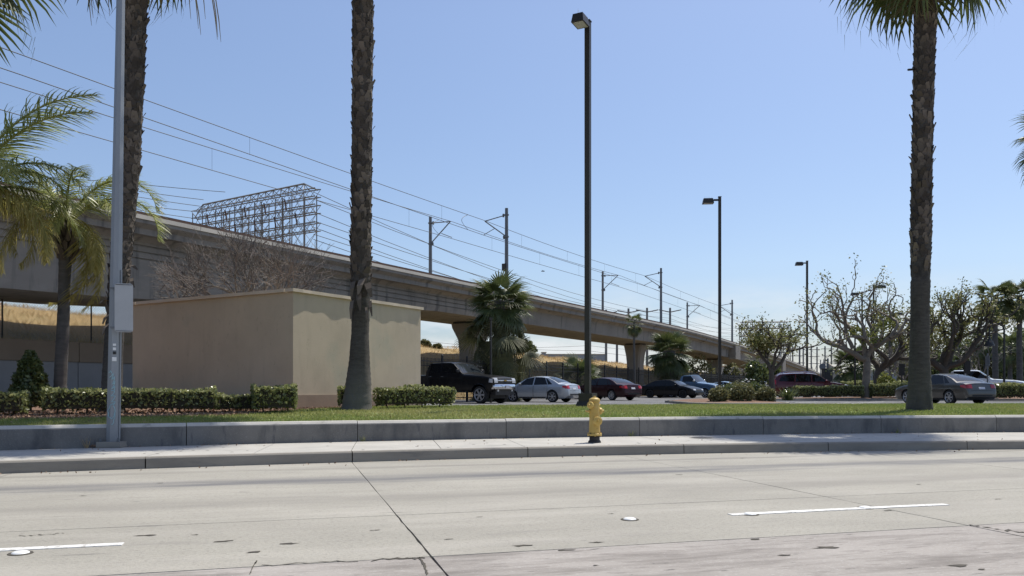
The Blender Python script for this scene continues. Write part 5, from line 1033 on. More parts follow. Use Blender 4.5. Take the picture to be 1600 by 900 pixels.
for i in range(26): p = P(1160 + rr.uniform(-6, 26), 598 + rr.uniform(-6, 10), 37.6 + rr.uniform(-.6, .6)); b.lathe([(.02, -.02), (.05, 0), (.03, .03)], p, 6)
tag(b.build('flowers', M['flower']), 'small white blossoms sprinkled over the island shrubs', 'flowers', None, 'stuff')
t = thing('strap_leaf_plant', 'upright strap-leaved clump between forked tree and strip hedge', 'plant', (P(1231, HZ, 43)[0], 43, .55)); b = MB(); r = np.random.default_rng(15)
for i in range(150):
    a = r.uniform(0, 6.283); el = r.uniform(.6, 1.45); L = r.uniform(.6, 1.0); d = np.array((math.cos(a) * math.cos(el), math.sin(a) * math.cos(el), math.sin(el))); s_ = np.array((-math.sin(a), math.cos(a), 0)) * .02; p = np.array((r.normal(0, .12), r.normal(0, .12), 0)); b.add([p - s_, p + s_, p + d * L * .6 + s_, p + d * L * .6 - s_, p + d * L + (0, 0, -.12)], [(0, 1, 2, 3), (3, 2, 4)], r.uniform(0, .8))
link('leaf', b.mesh('leaf', M['leaf_dark']), t)['kind'] = 'stuff'
HX = lambda px, d: ((px - 800) / F * d, d)
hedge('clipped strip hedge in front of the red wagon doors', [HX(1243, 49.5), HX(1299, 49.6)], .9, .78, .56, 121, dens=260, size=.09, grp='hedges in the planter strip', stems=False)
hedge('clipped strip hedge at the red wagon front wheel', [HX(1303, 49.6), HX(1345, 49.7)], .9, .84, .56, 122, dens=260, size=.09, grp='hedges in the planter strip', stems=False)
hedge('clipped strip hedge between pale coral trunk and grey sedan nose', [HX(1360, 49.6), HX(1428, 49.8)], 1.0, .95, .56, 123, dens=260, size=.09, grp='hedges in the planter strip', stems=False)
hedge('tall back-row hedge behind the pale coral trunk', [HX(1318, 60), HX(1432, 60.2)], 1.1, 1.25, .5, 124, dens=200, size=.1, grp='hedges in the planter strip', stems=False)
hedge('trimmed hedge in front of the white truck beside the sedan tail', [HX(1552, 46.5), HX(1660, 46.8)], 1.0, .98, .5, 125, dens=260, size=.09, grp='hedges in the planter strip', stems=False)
shrub('bright_shrub', 'bright yellow-green shrub standing up behind the strip hedge', (1384 - 800) / F * 53, 53, .55, 1.75, 130, 'leaf_bright', .5, 900, .1)

# ------------------------------------------------------------------ far buildings
t = thing('ramp_wall', 'beige slanting screen wall beyond the red wagon', 'wall', tuple(P(1312, HZ, 105))); o0 = np.array(t.location)
A_, B_ = P(1292, 566, 104), P(1335, 592, 100)
for k in range(8):
    q0, q1 = k / 8, (k + 1) / 8; a, c = A_ + (B_ - A_) * q0, A_ + (B_ - A_) * (q1 - .012); n = unit(np.cross(c - a, (0, 0, 1))) * .12; b = MB(); V = [(*(p + s_)[:2], z) for s_ in (n, -n) for p, z in ((a, .2), (c, .2), (c, c[2]), (a, a[2]))]
    b.add(V, [(0, 1, 2, 3), (7, 6, 5, 4), (0, 4, 5, 1), (1, 5, 6, 2), (2, 6, 7, 3), (3, 7, 4, 0)]); b.build('panel', M['beige'], t, origin=o0)
for q in (0, 1.0): p = A_ + (B_ - A_) * q; b = MB(); b.tube([(p[0], p[1] - .3, 0), (p[0], p[1] - .3, p[2] + .5)], .12, 6); b.build('post', M['steel'], t, origin=o0)
def block(name, lab, px0, px1, top, d, depth, mk, z0=.0, win=0):
    p0, p1 = P(px0, HZ, d), P(px1, HZ, d); z1 = P(0, top, d)[2]; t = thing(name, lab, 'building', ((p0[0] + p1[0]) / 2, d, z0)); w = p1[0] - p0[0]; b = MB(); b.box((0, depth / 2, (z1 - z0) / 2), (w, depth, z1 - z0)); link('wall', b.mesh('wall', M[mk]), t)
    b = MB(); b.box((0, depth / 2, z1 - z0 + .1), (w + .4, depth + .4, .2)); link('roof_edge', b.mesh('roof_edge', M['coping']), t)
    for i in range(win):
        b = MB(); b.box((-w / 2 + w * (i + .5) / win, -.01, (z1 - z0) * .6), (w / win * .5, .06, (z1 - z0) * .3)); link('window', b.mesh('window', M['glass']), t)
block('grey_shed', 'low grey building glimpsed between the coral trunks', 1366, 1428, 580, 118, 10, 'greywall', 0, 4)
block('flat_store', 'long pale flat building just above the dry bank', 846, 946, 554, 230, 20, 'greywall', 4, 6)
block('roof_hut', 'tiny box on the skyline beside the shaggy palm', 847, 853, 551, 228, 4, 'greywall', 4, 1)
block('far_block', 'grey block under the viaduct near the ramp end', 1143, 1166, 571, 210, 12, 'greywall', .5, 3)
t = thing('round_sign', 'round grey sign on twin posts at the ramp foot', 'sign', tuple(P(1285, HZ, 102))); o0 = np.array(t.location)
b = MB(); b.lathe([(.42, 0), (.42, .05)], P(1285, 573, 102), 18, np.array([(1, 0, 0), (0, 0, 1), (0, -1, 0)])); b.build('disc', M['steel'], t, origin=o0)
for px in (1282.5, 1287.5): p = P(px, 562, 102); b = MB(); b.tube([(p[0], p[1] + .1, .2), (p[0], p[1] + .1, p[2])], .06, 5); b.build('post', M['steel'], t, origin=o0)
t = thing('bin_enclosure', 'dark box cabinet at the ramp foot beside the beige wall', 'cabinet', tuple(P(1292, HZ, 98))); b = MB(); b.box((0, 0, 1.2), (1.0, 1, 2.4)); link('body', b.mesh('body', M['trim']), t); b = MB(); b.box((0, 0, 2.43), (1.1, 1.1, .06)); link('lid', b.mesh('lid', M['bronze']), t)
t = thing('valve_box', 'small tan box on the hedge beside the street pole', 'utility box', tuple(P(156.5, 612, 22))); b = MB(); b.box((0, 0, 0.0), (.11, .1, .12)); link('body', b.mesh('body', M['coping']), t); b = MB(); b.tube([(0, 0, -.7), (0, 0, -.06)], .02, 5); link('stake', b.mesh('stake', M['steel']), t)
t = thing('thin_post', 'thin dark pole standing before the shaggy palm', 'post', tuple(P(767, 624, 42))); b = MB(); b.tube([(0, 0, -.2), (0, 0, 4.2)], [.07, .05], 8); link('shaft', b.mesh('shaft', M['bronze']), t); b = MB(); b.box((0, -.03, 4.26), (.16, .16, .14)); link('cap', b.mesh('cap', M['bronze']), t)
# bird
t = P(848, 424, 60); b = MB(); b.tube([t + (-.13, 0, 0), t + (-.05, 0, .02), t + (.08, 0, .02), t + (.16, 0, .0)], [.01, .04, .045, .01], 6)
b.add([t + (0, -.02, .03), t + (.07, -.02, .03), t + (-.08, -.32, .06)], [(0, 1, 2)]); b.add([t + (0, .02, .03), t + (.07, .02, .03), t + (-.08, .32, .06)], [(0, 1, 2)]); tag(b.build('bird', M['trim'], None, origin=t), 'small dark bird gliding in the sky beside the shaggy palm', 'bird')

# ------------------------------------------------------------------ vehicles
def rim_mesh(r_, spokes, chunky, mk, w=.2, sd=0):
    b = MB(); ri = r_ * .70
    b.lathe([(ri, w / 2 - .02), (ri * 1.04, w / 2 + .004), (ri * .97, w / 2 + .006), (ri * .90, w / 2 - .03)], sides=28, cap=False)
    b.lathe([(ri * .22, w / 2 - .04), (ri * .22, w / 2 - .008), (ri * .12, w / 2), (.001, w / 2)], sides=12)
    for k in range(spokes):
        a = k * 2 * math.pi / spokes; d = np.array((math.cos(a), math.sin(a), 0)); n = np.array((-d[1], d[0], 0)); w0, w1 = ri * .10 * chunky, ri * .15 * chunky
        V = [d * ri * .15 - n * w0, d * ri * .15 + n * w0, d * ri * .95 + n * w1, d * ri * .95 - n * w1]; V = [v + (0, 0, w / 2 - .012) for v in V] + [v + (0, 0, w / 2 - .05) for v in V]
        b.add(V, [(0, 1, 2, 3), (0, 4, 5, 1), (1, 5, 6, 2), (2, 6, 7, 3), (3, 7, 4, 0)])
    return b.mesh('rim', M[mk] if isinstance(mk, str) else mk, 35)
def tyre_mesh(r_, w):
    b = MB(); h = w / 2
    b.lathe([(r_ * .70, -h + .01), (r_ * .80, -h), (r_ * .95, -h * .95), (r_, -h * .7), (r_, h * .7), (r_ * .95, h * .95), (r_ * .80, h), (r_ * .70, h - .01), (r_ * .66, h - .07), (.001, h - .08)], sides=32, cap=False)
    return b.mesh('wheel', M['tyre'], 35)
class Car:
    def __init__(s, name, label, cat, pos, fwd, prof, W_, belt, k, zb, wheels, wr, ww, pm, rim=('alloy', 5, 1.0), group='cars in the car park', arch=.055, plan=.16, ends=.45, z0=ZLOT):
        s.prof = np.array(prof, float); s.W, s.belt, s.k, s.zb, s.wx, s.wr, s.pm = W_, belt, k, zb, wheels, wr, pm; s.x0, s.x1 = s.prof[0, 0], s.prof[-1, 0]; s.plan_, s.ends = plan, ends; s.ra = wr + arch
        s.t = thing(name, label, cat, (pos[0], pos[1], z0), group, math.atan2(fwd[1], fwd[0])); pm = s.pm
        xs = set(np.round(s.prof[:, 0], 3)); xs |= set(np.round(np.arange(s.x0, s.x1, .11), 3))
        for x in wheels:
            for a in np.linspace(0, math.pi, 13): xs.add(round(x + s.ra * math.cos(a), 3))
        for q in (.02, .06, .12, .2): xs |= {round(s.x0 + q, 3), round(s.x1 - q, 3)}
        xs = sorted(xs); keep = [xs[0]]
        for x in xs[1:]:
            if x - keep[-1] > .012: keep.append(x)
        G = []
        for x in keep:
            zl, zt = s.zl(x), s.zt(x); zl = min(zl, zt - .03); zs = zt - min(.06, (zt - zl) * .3); side = [(s.yf(x, z), z) for z in zl + (zs - zl) * np.array((0, .08, .25, .45, .65, .82, .93, 1))]; yt = side[-1][0]
            top = [(yt * f, zs + (zt - zs) * (1 - f ** 2.2)) for f in (.93, .75, .4, 0)]; half = side + top; G.append([(x, y, z) for y, z in half] + [(x, -y, z) for y, z in half[-2::-1]])
        G = np.array(G); b = MB(); b.grid(np.concatenate([G, G[:, :1]], 1)); m = G.shape[1]
        b.add(G[0], [tuple(range(m))]); b.add(G[-1], [tuple(range(m))[::-1]]); link('body', b.mesh('body', pm, 32), s.t)
        b = MB(); b.box(((s.x0 + s.x1) / 2, 0, zb + .16), (s.x1 - s.x0 - .5, W_ - 2 * ww - .12, .3)); 
        for x in wheels: b.box((x, 0, s.wr + .1), (s.ra * 1.7, W_ - 2 * ww - .14, s.ra * 1.1))
        link('underbody', b.mesh('underbody', M['trim']), s.t)
        tm, rm = tyre_mesh(wr, ww), rim_mesh(wr, rim[1], rim[2], rim[0], ww)
        for x in wheels:
            for sg in (1, -1):
                mm = Matrix.Translation((x, sg * (W_ / 2 - ww / 2 - .02), wr)) @ Matrix.Rotation(-sg * math.pi / 2, 4, 'X'); o = link('wheel', tm, s.t, mtx=mm); link('rim', rm, o)
    def zt(s, x): return float(np.interp(x, s.prof[:, 0], s.prof[:, 1]))
    def zl(s, x):
        z = s.zb
        for w in s.wx:
            d = abs(x - w)
            if d < s.ra: z = max(z, s.wr + math.sqrt(s.ra ** 2 - d * d))
        e_ = min(x - s.x0, s.x1 - x)
        if e_ < .25: z = max(z, s.zb + .16 * (1 - e_ / .25))
        return z
    def plan(s, x):
        e_ = min(x - s.x0, s.x1 - x); return 1 - s.plan_ * max(0, 1 - e_ / s.ends) ** 2.2
    def yf(s, x, z):
        hb = s.W / 2 * s.plan(x); zt = s.zt(x)
        y = hb * (1 - .09 * max(0, (s.zb + .35 - z) / .35) ** 2) - .035 * max(0, (z - (s.belt - .3)) / .3) ** 2 * (z <= s.belt)
        if z > s.belt: y = hb - .035 - s.k * (z - s.belt)
        if zt < s.belt + .12: y -= .07 * max(0, 1 - (zt - z) / .13) ** 2
        return max(y, .02)
    def side(s, name, mk, poly, off=.006, sides=(1, -1), n=(6, 4), parent=None, th=0.0):
        """patch on the body side. poly: 4 corners (x,z) bl, br, tr, tl"""
        out = []
        for sg in sides:
            b = MB(); q = np.array(poly, float); G = []
            for i in np.linspace(0, 1, n[0] + 1):
                row = []
                for j in np.linspace(0, 1, n[1] + 1):
                    p = (q[0] * (1 - i) + q[1] * i) * (1 - j) + (q[3] * (1 - i) + q[2] * i) * j; row.append((p[0], sg * (s.yf(p[0], p[1]) + off), p[1]))
                G.append(row)
            b.grid(np.array(G)); out.append(link(name, b.mesh(name, M[mk] if isinstance(mk, str) else mk, 40), parent or s.t))
        return out
    def top(s, name, mk, x0, x1, f0=.9, f1=.9, off=.006, n=8):
        b = MB(); G = []
        for i in np.linspace(0, 1, n + 1):
            x = x0 + (x1 - x0) * i; fm = f0 + (f1 - f0) * i; zt = s.zt(x); zl = s.zl(x); zs = zt - min(.06, (zt - zl) * .3); yt = s.yf(x, zs); sl = (s.zt(x + .01) - s.zt(x - .01)) / .02; nx, nz_ = -sl / math.hypot(1, sl), 1 / math.hypot(1, sl)
            G.append([(x + nx * off, yt * f * fm, zs + (zt - zs) * (1 - abs(f * fm) ** 2.2) + nz_ * off) for f in np.linspace(-1, 1, 9)])
        b.grid(np.array(G)); return link(name, b.mesh(name, M[mk] if isinstance(mk, str) else mk, 40), s.t)
    def xs_(s, y, z, front):
        x = s.x1 if front else s.x0; st = -.008 if front else .008
        for _ in range(200):
            if s.zt(x) >= z and s.yf(x, min(z, s.zt(x) - .01)) >= abs(y) and s.zl(x) <= z + .02: break
            x += st
        return x
    def end(s, name, mk, y0, y1, z0, z1, front=True, off=.008, n=(6, 4), parent=None, mirror=False):
        out = []
        for sg in ((1, -1) if mirror else (1,)):
            b = MB(); G = [[(s.xs_(y, z, front) + (off if front else -off), y * sg, z) for z in np.linspace(z0, z1, n[1] + 1)] for y in np.linspace(y0, y1, n[0] + 1)]; b.grid(np.array(G)); out.append(link(name, b.mesh(name, M[mk] if isinstance(mk, str) else mk, 40), parent or s.t))
        return out
    def box(s, name, mk, c, size, mirror=False, parent=None, sm=None):
        for sg in ((1, -1) if mirror else (1,)):
            b = MB(); b.box((c[0], c[1] * sg, c[2]), size); o = link(name, b.mesh(name, M[mk] if isinstance(mk, str) else mk), parent or s.t)
        return o
    def doors(s, xs, z0, z1, hz, handle='chrome'):
        """door skins with dark seams and handles; xs = list of (x0, x1)"""
        for x0, x1 in xs:
            s.side('door_seam', 'trim', [(x0 - .012, z0 - .012), (x1 + .012, z0 - .012), (x1 + .012, z1), (x0 - .012, z1)], .0025)
            for o, sg in zip(s.side('door', s.pm, [(x0, z0), (x1, z0), (x1, z1), (x0, z1)], .006), (1, -1)):
                b = MB(); xh = x0 + .16; b.box((xh, sg * (s.yf(xh, hz) + .022), hz), (.17, .03, .03)); link('handle', b.mesh('handle', M[handle] if isinstance(handle, str) else handle), o)
    def mirrors(s, x, z, mk=None, sz=(.13, .2, .14)):
        for sg in (1, -1):
            y = s.yf(x, z) + .10; b = MB(); b.lathe([(.001, -.5), (.38, -.42), (.5, -.1), (.5, .25), (.42, .42), (.001, .44)], sides=10, ax=np.array([(0, 1, 0), (0, 0, 1), (1, 0, 0)])); b.V = [np.concatenate(b.V) * np.array(sz) + np.array((x, sg * y, z))]; b.T = [np.concatenate(b.T)]
            link('mirror', b.mesh('mirror', mk or s.pm, 50), s.t)
def sedan(name, label, pos, fwd, color, L=4.6, W_=1.78, H=1.45, wb=2.7, rim=('alloy', 5, 1.0), wr=.32, cat='car', style='sedan', taillight=True):
    pm = paint('paint_' + name, color); h = H / 1.45; l = L / 4.6; belt = .93 * h
    prof = [(-2.30, .50), (-2.295, .66), (-2.24, .82), (-2.18, .98), (-2.05, 1.03), (-1.72, 1.05), (-1.35, 1.24), (-.95, 1.385), (-.5, 1.44), (-.1, 1.45), (.25, 1.425), (.55, 1.34), (1.08, 1.04), (1.18, 1.0), (1.6, .93), (1.98, .82), (2.18, .72), (2.28, .58), (2.30, .45)]
    if style == 'coupe': prof = [(-2.30, .50), (-2.295, .70), (-2.26, .86), (-2.18, .99), (-2.0, 1.04), (-1.6, 1.14), (-1.1, 1.30), (-.6, 1.40), (-.1, 1.45), (.25, 1.41), (.55, 1.32), (1.15, 1.02), (1.25, .98), (1.7, .90), (2.0, .80), (2.18, .70), (2.28, .58), (2.30, .45)]
    prof = [(x * l, z * h) for x, z in prof]; xf = wb / 2 + .02; xr = -wb / 2 + .02
    c = Car(name, label, cat, pos, fwd, prof, W_, belt, .50, .21, (xf, xr), wr, .21, pm, rim)
    zt_ = lambda x: c.zt(x * l)
    def X(*a): return [(x * l, z * h) for x, z in a]
    c.side('window', 'glass', X((-.02, .955), (.92, .955), (.47, 1.295), (-.02, 1.375)), .006)
    c.side('window', 'glass', X((-.98, .97), (-.09, .955), (-.09, 1.38), (-.72, 1.36)) if style == 'sedan' else X((-1.25, .99), (-.09, .955), (-.09, 1.38), (-.8, 1.30)), .006)
    if style == 'sedan': c.side('quarter_window', 'glass', X((-1.30, .99), (-1.03, .972), (-.78, 1.345), (-.90, 1.29)), .006)
    c.top('windscreen', 'screen', 1.06 * l, .50 * l, .93, .93); c.top('rear_window', 'screen', -1.62 * l, -.92 * l, .88, .9)
    c.doors([(-.05 * l, .98 * l), (-.98 * l, -.09 * l)], .30, .925 * h, .80 * h, c.pm)
    c.mirrors(.80 * l, 1.0 * h)
    c.end('tail_light', 'red_lens', .50 * W_ / 1.78, .84 * W_ / 1.78, .74 * h, .92 * h, False, mirror=True); c.side('tail_light', 'red_lens', [(-2.22 * l, .76 * h), (-1.98 * l, .80 * h), (-1.95 * l, .90 * h), (-2.17 * l, .90 * h)], .008)
    c.end('headlight', 'lens', .48 * W_ / 1.78, .80 * W_ / 1.78, .60 * h, .71 * h, True, mirror=True); c.end('grille', 'trim', -.38, .38, .55 * h, .66 * h, True); c.end('lower_grille', 'trim', -.55, .55, .38, .46, True)
    c.end('number_plate', 'plate', -.17, .17, .70 * h, .80 * h, False, .012); c.end('rear_bumper_seam', 'trim', -.8, .8, .635 * h, .645 * h, False, .004); c.end('rear_valance', 'trim', -.55, .55, .38, .46, False)
    c.side('sill', 'trim', [(xr + c.ra + .05, .225), (xf - c.ra - .05, .225), (xf - c.ra - .05, .275), (xr + c.ra + .05, .275)], .004)
    c.end('trunk_seam', 'trim', -.62, .62, .925 * h, .935 * h, False, .004)
    b = MB(); b.tube([(-1.0 * l, .1, c.zt(-1.0 * l)), (-1.12 * l, .1, c.zt(-1.0 * l) + .06)], .006, 4); link('aerial', b.mesh('aerial', M['trim']), c.t)
    return c
def rot(deg): a = math.radians(deg); return np.array((math.cos(a), math.sin(a)))
def place(nearwheel, fwd, along, side_sign, half):
    """centre from a near-side wheel hub: along = distance to the wheelbase centre along fwd; near side = side_sign (1 left, -1 right)"""
    left = np.array((-fwd[1], fwd[0])); return np.array(nearwheel) + fwd * along - left * side_sign * half
f = rot(180 - 32); sedan('silver_sedan', 'silver sedan parked nose away just past the black pickup, tail lamp showing', place((2.17, 42.8), f, 1.27, 1, .87), f, (0.42, 0.45, 0.48), 4.38, 1.74, 1.44, 2.52, ('alloy', 6, 1.1), .32)
f = rot(180 - 51); cm = sedan('maroon_sedan', 'dark maroon sedan parked behind the tallest lamp post', place((6.24, 49.7), f, 1.37, 1, .87), f, (0.030, 0.005, 0.008), 4.85, 1.85, 1.47, 2.78, ('alloy', 9, .8), .33)
f = rot(-39); cb = sedan('black_sedan', 'long black sedan with a bright windscreen, nose towards the street', place((13.1, 61), f, -1.42, -1, .87), f, (0.008, 0.009, 0.011), 4.85, 1.85, 1.47, 2.85, ('tyre', 7, .8), .34)
f = rot(-30); sedan('blue_coupe', 'pale blue sloping-roofed car half hidden by the island shrubs', (20.6, 76.5), f, (0.22, 0.31, 0.40), 4.7, 1.8, 1.45, 2.75, ('alloy', 6, 1.0), .33, style='coupe')
f = rot(-70); sedan('dark_hatch', 'small dark car nose on, behind the flowering island shrubs', (24.6, 78), f, (0.03, 0.035, 0.045), 4.1, 1.75, 1.5, 2.5, ('alloy', 6, 1.0), .31, style='coupe')
f = rot(180 - 77); cg = sedan('grey_sedan', 'bronze-grey sedan with red tail lamp parked behind the rough palm', place((20.7, 37.6), f, 1.41, 1, .90), f, (0.085, 0.080, 0.070), 4.9, 1.83, 1.48, 2.82, ('alloy', 6, 1.1), .335)
f = rot(-20); sedan('edge_car', 'dark car roof half hidden by the trimmed hedge beyond the white truck', (38.5, 57.5), f, (0.02, 0.02, 0.025), 4.7, 1.8, 1.45, 2.7)

def pickup(name, label, pos, fwd, color, L, W_, H, wb, wr, lift, old=False, crew=True, z0=ZLOT):
    pm = paint('paint_' + name, color); belt = (H - .62) ; zb = .42 + lift; x1, x0 = L / 2, -L / 2; hood = belt - .02; xc = x1 - (1.95 if not old else 1.55); xe = xc - (2.35 if crew else 1.5)
    prof = [(x0, zb + .28), (x0 + .02, belt - .12), (x0 + .04, belt - .03), (xe - .13, belt - .03), (xe - .10, belt), (xe - .06, belt + .25), (xe + .03, H - .10), (xe + .18, H - .02), (xe + .9, H), (xc - .85, H - .015), (xc - .68, H - .06), (xc, hood + .06), (xc + .1, hood + .02), (x1 - .6, hood - .07), (x1 - .15, hood - .15), (x1 - .03, hood - .24), (x1, hood - .40), (x1, zb + .2)]
    pr = [prof[0]]
    for p in prof[1:]: pr.append((p[0] if p[0] > pr[-1][0] else pr[-1][0] + .004, p[1]))
    xf = x1 - .88; xr = xf - wb; c = Car(name, label, 'pickup truck', pos, fwd, pr, W_, belt, .26, zb, (xf, xr), wr, .29, pm, ('alloy', 6, 1.1), arch=.085, plan=.07, ends=.3, z0=z0)
    zt1 = H - .13; wz = belt + .04
    if crew:
        m = (xe + xc - .6) / 2 + .02; c.side('window', 'glass', [(m + .05, wz), (xc - .12, wz), (xc - .66, zt1), (m + .05, zt1)]); c.side('window', 'glass', [(xe + .16, wz), (m - .05, wz), (m - .05, zt1), (xe + .2, zt1)]); c.doors([(m, xc - .05), (xe + .08, m - .03)], zb + .08, belt - .01, belt - .14, 'chrome')
    else: c.side('window', 'glass', [(xe + .16, wz), (xc - .12, wz), (xc - .62, zt1), (xe + .2, zt1)]); c.doors([(xe + .1, xc - .05)], zb + .08, belt - .01, belt - .14, 'chrome')
    c.top('windscreen', 'screen', xc - .03, xc - .64, .93, .93); c.mirrors(xc - .25, belt + .13, M['trim'] if not old else M['chrome'], (.14, .24, .22))
    hz_ = hood - .24; c.end('grille', 'trim', -W_ * .30, W_ * .30, hood - .50, hood - .20, True, .012); c.end('headlight', 'lens', W_ * .31, W_ * .455, hood - .46, hood - .22, True, .012, mirror=True)
    if not old: c.side('headlight', 'lens', [(x1 - .28, hood - .44), (x1 - .05, hood - .46), (x1 - .07, hood - .26), (x1 - .24, hood - .25)], .008)
    c.end('grille_bar', 'chrome', -W_ * .30, W_ * .30, hood - .37, hood - .325, True, .022)
    zbp = hood - .64; b = MB(); pts = [(x1 - .38, W_ * .485, zbp), (x1 - .05, W_ * .475, zbp), (x1 + .09, W_ * .36, zbp), (x1 + .13, 0, zbp)]; pts += [(x, -y, z) for x, y, z in pts[-2::-1]]; G = [[(x, y, z - .13), (x + .03, y * 1.01, z - .06), (x + .02, y * 1.01, z + .05), (x - .02, y, z + .11)] for x, y, z in pts]; b.grid(np.array(G)); link('bumper', b.mesh('bumper', M['chrome'], 40), c.t)
    c.box('number_plate', 'plate', (x1 + .165, 0, zbp - .02), (.012, .30, .15)); c.box('valance', 'trim', (x1 - .15, 0, zbp - .28), (.3, W_ * .8, .3))
    c.end('tail_light', 'red_lens', W_ * .40, W_ * .47, belt - .5, belt - .15, False, mirror=True)
    for sg in (1, -1): b = MB(); b.box((xf, sg * (W_ / 2 + .005), 0), (.01, .01, .01))
    # flared wheel arch lips
    for x in c.wx:
        for sg in (1, -1):
            b = MB(); pts = [(x + (c.ra + .02) * math.cos(a), sg * (c.yf(x + c.ra * math.cos(a) * .98, c.wr + c.ra * math.sin(a)) + .012), c.wr + (c.ra + .02) * math.sin(a)) for a in np.linspace(.05, math.pi - .05, 14)]; b.tube(pts, .028, 5); link('arch_lip', b.mesh('arch_lip', pm, 40), c.t)
    if not old:
        b = MB(); z = hood - .347; b.box((x1 + .02, 0, z), (.03, .20, .04)); b.box((x1 + .022, 0, z), (.03, .07, .075)); link('emblem', b.mesh('emblem', M['gold']), c.t)
        c.box('fog_lamp', 'lens', (x1 - .01, W_ * .3, zbp - .2), (.05, .12, .09), mirror=True); b = MB(); b.box((-.0, 0, zb + .02), (wb * .7, W_ - .05, .07)); link('step_bar', b.mesh('step_bar', M['trim']), c.t)
    return c
f = rot(-35); W_ = 2.0; wpos = np.array((-1.56, 39.5)); cen = place(wpos, f, -(5.7 / 2 - .88), -1, .86)
ct = pickup('black_pickup', 'lifted glossy black crew cab pickup with chrome bumper, nose towards the street', cen, f, (0.006, 0.006, 0.007), 5.7, W_, 2.13, 3.55, .435, .14)
f = rot(-39); cen = place((15.6, 64.0), f, -(5.1 / 2 - .88), -1, .8)
pickup('blue_pickup', 'old blue single cab pickup parked behind the black sedan', cen, f, (0.10, 0.17, 0.26), 5.1, 1.9, 1.88, 3.0, .36, .0, old=True, crew=False)
f = rot(-36); pickup('white_truck', 'white pickup truck with a large windscreen behind the trimmed hedge', (31.6, 54.0), f, (0.78, 0.79, 0.80), 5.7, 2.0, 2.02, 3.6, .40, .06)
# red wagon
f = rot(-8); pm = paint('paint_red_wagon', (0.085, 0.006, 0.012))
prof = [(-2.38, .62), (-2.36, .85), (-2.30, 1.05), (-2.18, 1.30), (-2.02, 1.55), (-1.85, 1.66), (-1.2, 1.71), (-.4, 1.72), (.1, 1.69), (.38, 1.62), (1.12, 1.16), (1.25, 1.12), (1.8, 1.04), (2.15, .92), (2.32, .78), (2.38, .58)]
cr_ = Car('red_wagon', 'dark red wagon with roof rails behind the strip hedge', 'car', (21.0, 56.2), f, prof, 1.9, 1.08, .36, .27, (1.42, -1.38), .37, .23, pm, ('alloy', 5, 1.2), 'cars in the car park')
cr_.t.scale = (1.13, 1.05, 1.09)
cr_.side('window', 'glass', [(.05, 1.12), (.95, 1.14), (.42, 1.52), (.05, 1.59)]); cr_.side('window', 'glass', [(-.95, 1.12), (-.03, 1.12), (-.03, 1.60), (-.88, 1.60)]); cr_.side('window', 'glass', [(-1.95, 1.16), (-1.03, 1.12), (-.96, 1.59), (-1.75, 1.52)])
cr_.top('windscreen', 'screen', 1.09, .42, .93, .93); cr_.doors([(.0, 1.02), (-.98, -.04)], .36, 1.07, .95, pm); cr_.mirrors(.85, 1.17)
cr_.end('headlight', 'lens', .5, .86, .80, .95, True, mirror=True); cr_.side('headlight', 'lens', [(1.92, .84), (2.25, .80), (2.22, .88), (1.95, .97)], .008); cr_.end('grille', 'trim', -.4, .4, .66, .82, True); cr_.side('tail_light', 'red_lens', [(-2.27, .95), (-2.12, .95), (-2.1, 1.25), (-2.2, 1.25)], .008)
for sg in (1, -1):
    b = MB(); b.tube([(-1.7, sg * .60, 1.66), (-1.5, sg * .60, 1.755), (-.5, sg * .60, 1.78), (.1, sg * .60, 1.74), (.28, sg * .60, 1.65)], .025, 6); link('roof_rail', b.mesh('roof_rail', M['chrome'], 50), cr_.t)
# stall lines, pale strip by the fence
for k in range(8):
    p = R(-26 + k * 9.0, -12.8)[:2]; e_ = p + rot(-12) * 7.5; lot_line(p, e_)
for x in (-2.0, 1.5, 5, 14, 17.5, 21): lot_line((x, 36.5), (x + 3.8, 41.8))
for x in (13.2, 16.9): lot_line((x, 39.5), (x + 4.0, 44.5), .12)
lot_line((12.9, 35.6), (30, 37.6), .14)

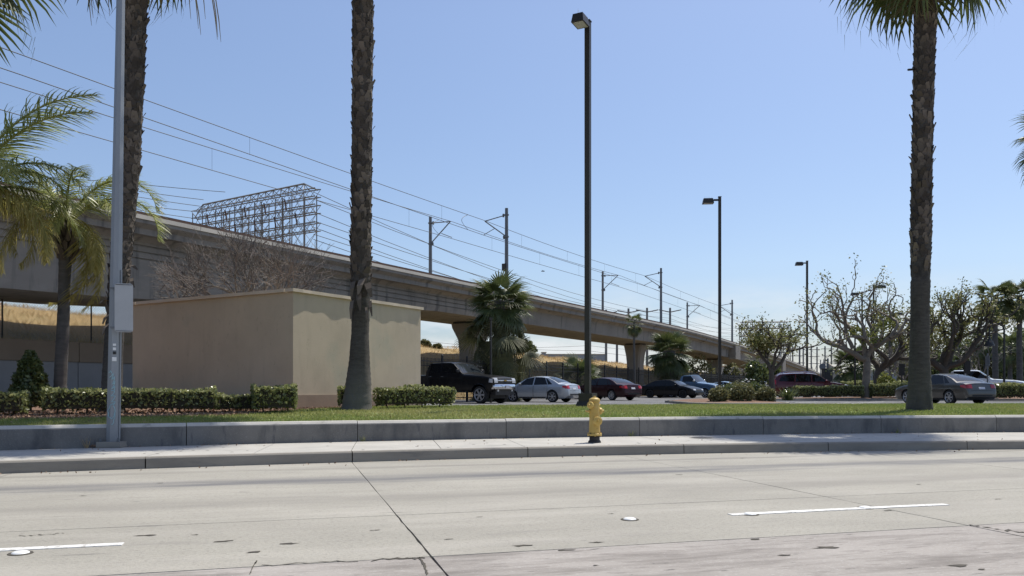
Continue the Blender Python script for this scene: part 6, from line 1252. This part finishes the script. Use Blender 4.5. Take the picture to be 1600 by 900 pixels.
# dry leaf litter in the gutter, at the foot of the low wall and on the lawn
rr = np.random.default_rng(77); C = []
for i in range(520):
    X = rr.uniform(-9, 13); k = rr.uniform()
    if k < .35: C.append(on(wall_l, X, -abs(rr.normal(0, .12)) - .01, ZS + .012))
    elif k < .6: C.append(on(kerb_l, X, -abs(rr.normal(0, .18)) - .02, .012))
    elif k < .72: C.append(on(kerb_l, X, rr.uniform(.1, 2.3), ZS + .012))
    else: C.append(gp(X, rr.uniform(.3, 2.6), .05))
b = MB(); b.sheets(C, .02, rr, rr.uniform(0, 1, len(C)), 2.2); tag(b.build('leaf_litter', M['chip']), kind='stuff')
C = [P(150 + rr.normal(0, 7), 703 + rr.normal(0, 1.0), 13.75) for i in range(60)]
for c_ in C: c_[2] = ZS + .015 + rr.uniform(0, .03)
b = MB(); b.sheets(C, .03, rr, rr.uniform(0, 1, len(C)), 2.4); tag(b.build('leaf_pile', M['chip']), kind='stuff')
t = thing('manhole_cover', 'small dark round cover set in the sidewalk past the hydrant', 'utility cover', tuple(on(kerb_l, 4.3, 1.75, ZS + .003))); b = MB(); b.lathe([(.22, 0), (.215, .004), (.001, .0045)], sides=20); link('lid', b.mesh('lid', M['hydblack']), t); b = MB(); b.lathe([(.25, -.002), (.25, .002), (.222, .003)], sides=20, cap=False); link('ring', b.mesh('ring', M['kerb']), t)

rr = np.random.default_rng(91); b = MB()
for i in range(70):
    X = rr.uniform(-8.5, 12); p = on(kerb_l, X, rr.uniform(.25, 2.5), ZS + .0025); a = np.linspace(0, 6.283, 8)[:-1]; r_ = rr.uniform(.012, .035) * rr.uniform(.6, 1.2, 7); b.add([p + (r_[k] * math.cos(a[k]), r_[k] * math.sin(a[k]), 0) for k in range(7)], [tuple(range(7))])
o = link('gum_spot', b.mesh('gum_spot', M['joint']), swk); o['kind'] = 'stuff'
for X, lab in [(-7.35, 'dry weed tuft growing at the wall foot just beside the street pole'), (-2.9, 'small weed in the wall joint left of the flared palm'), (2.55, 'small weed at the wall foot just past the hydrant'), (8.9, 'small weed at the wall foot in front of the rough palm')]:
    p = on(wall_l, X, -.03, ZS); t = thing('weed', lab, 'weed', tuple(p), 'weeds along the low wall'); b = MB()
    for k in range(14):
        a = rr.uniform(0, 6.283); d = np.array((math.cos(a) * .5, -abs(math.sin(a)) * .5, 1.0)); h = rr.uniform(.05, .16) * (1.5 if X < -7 else 1); q = np.array((rr.normal(0, .025), 0, 0)); s_ = np.array((.004, 0, 0)); b.add([q - s_, q + s_, q + d * h], [(0, 1, 2)], rr.uniform(0, 1))
    link('leaf', b.mesh('leaf', M['drygrass'] if X < -7 else M['grass']), t)['kind'] = 'stuff'
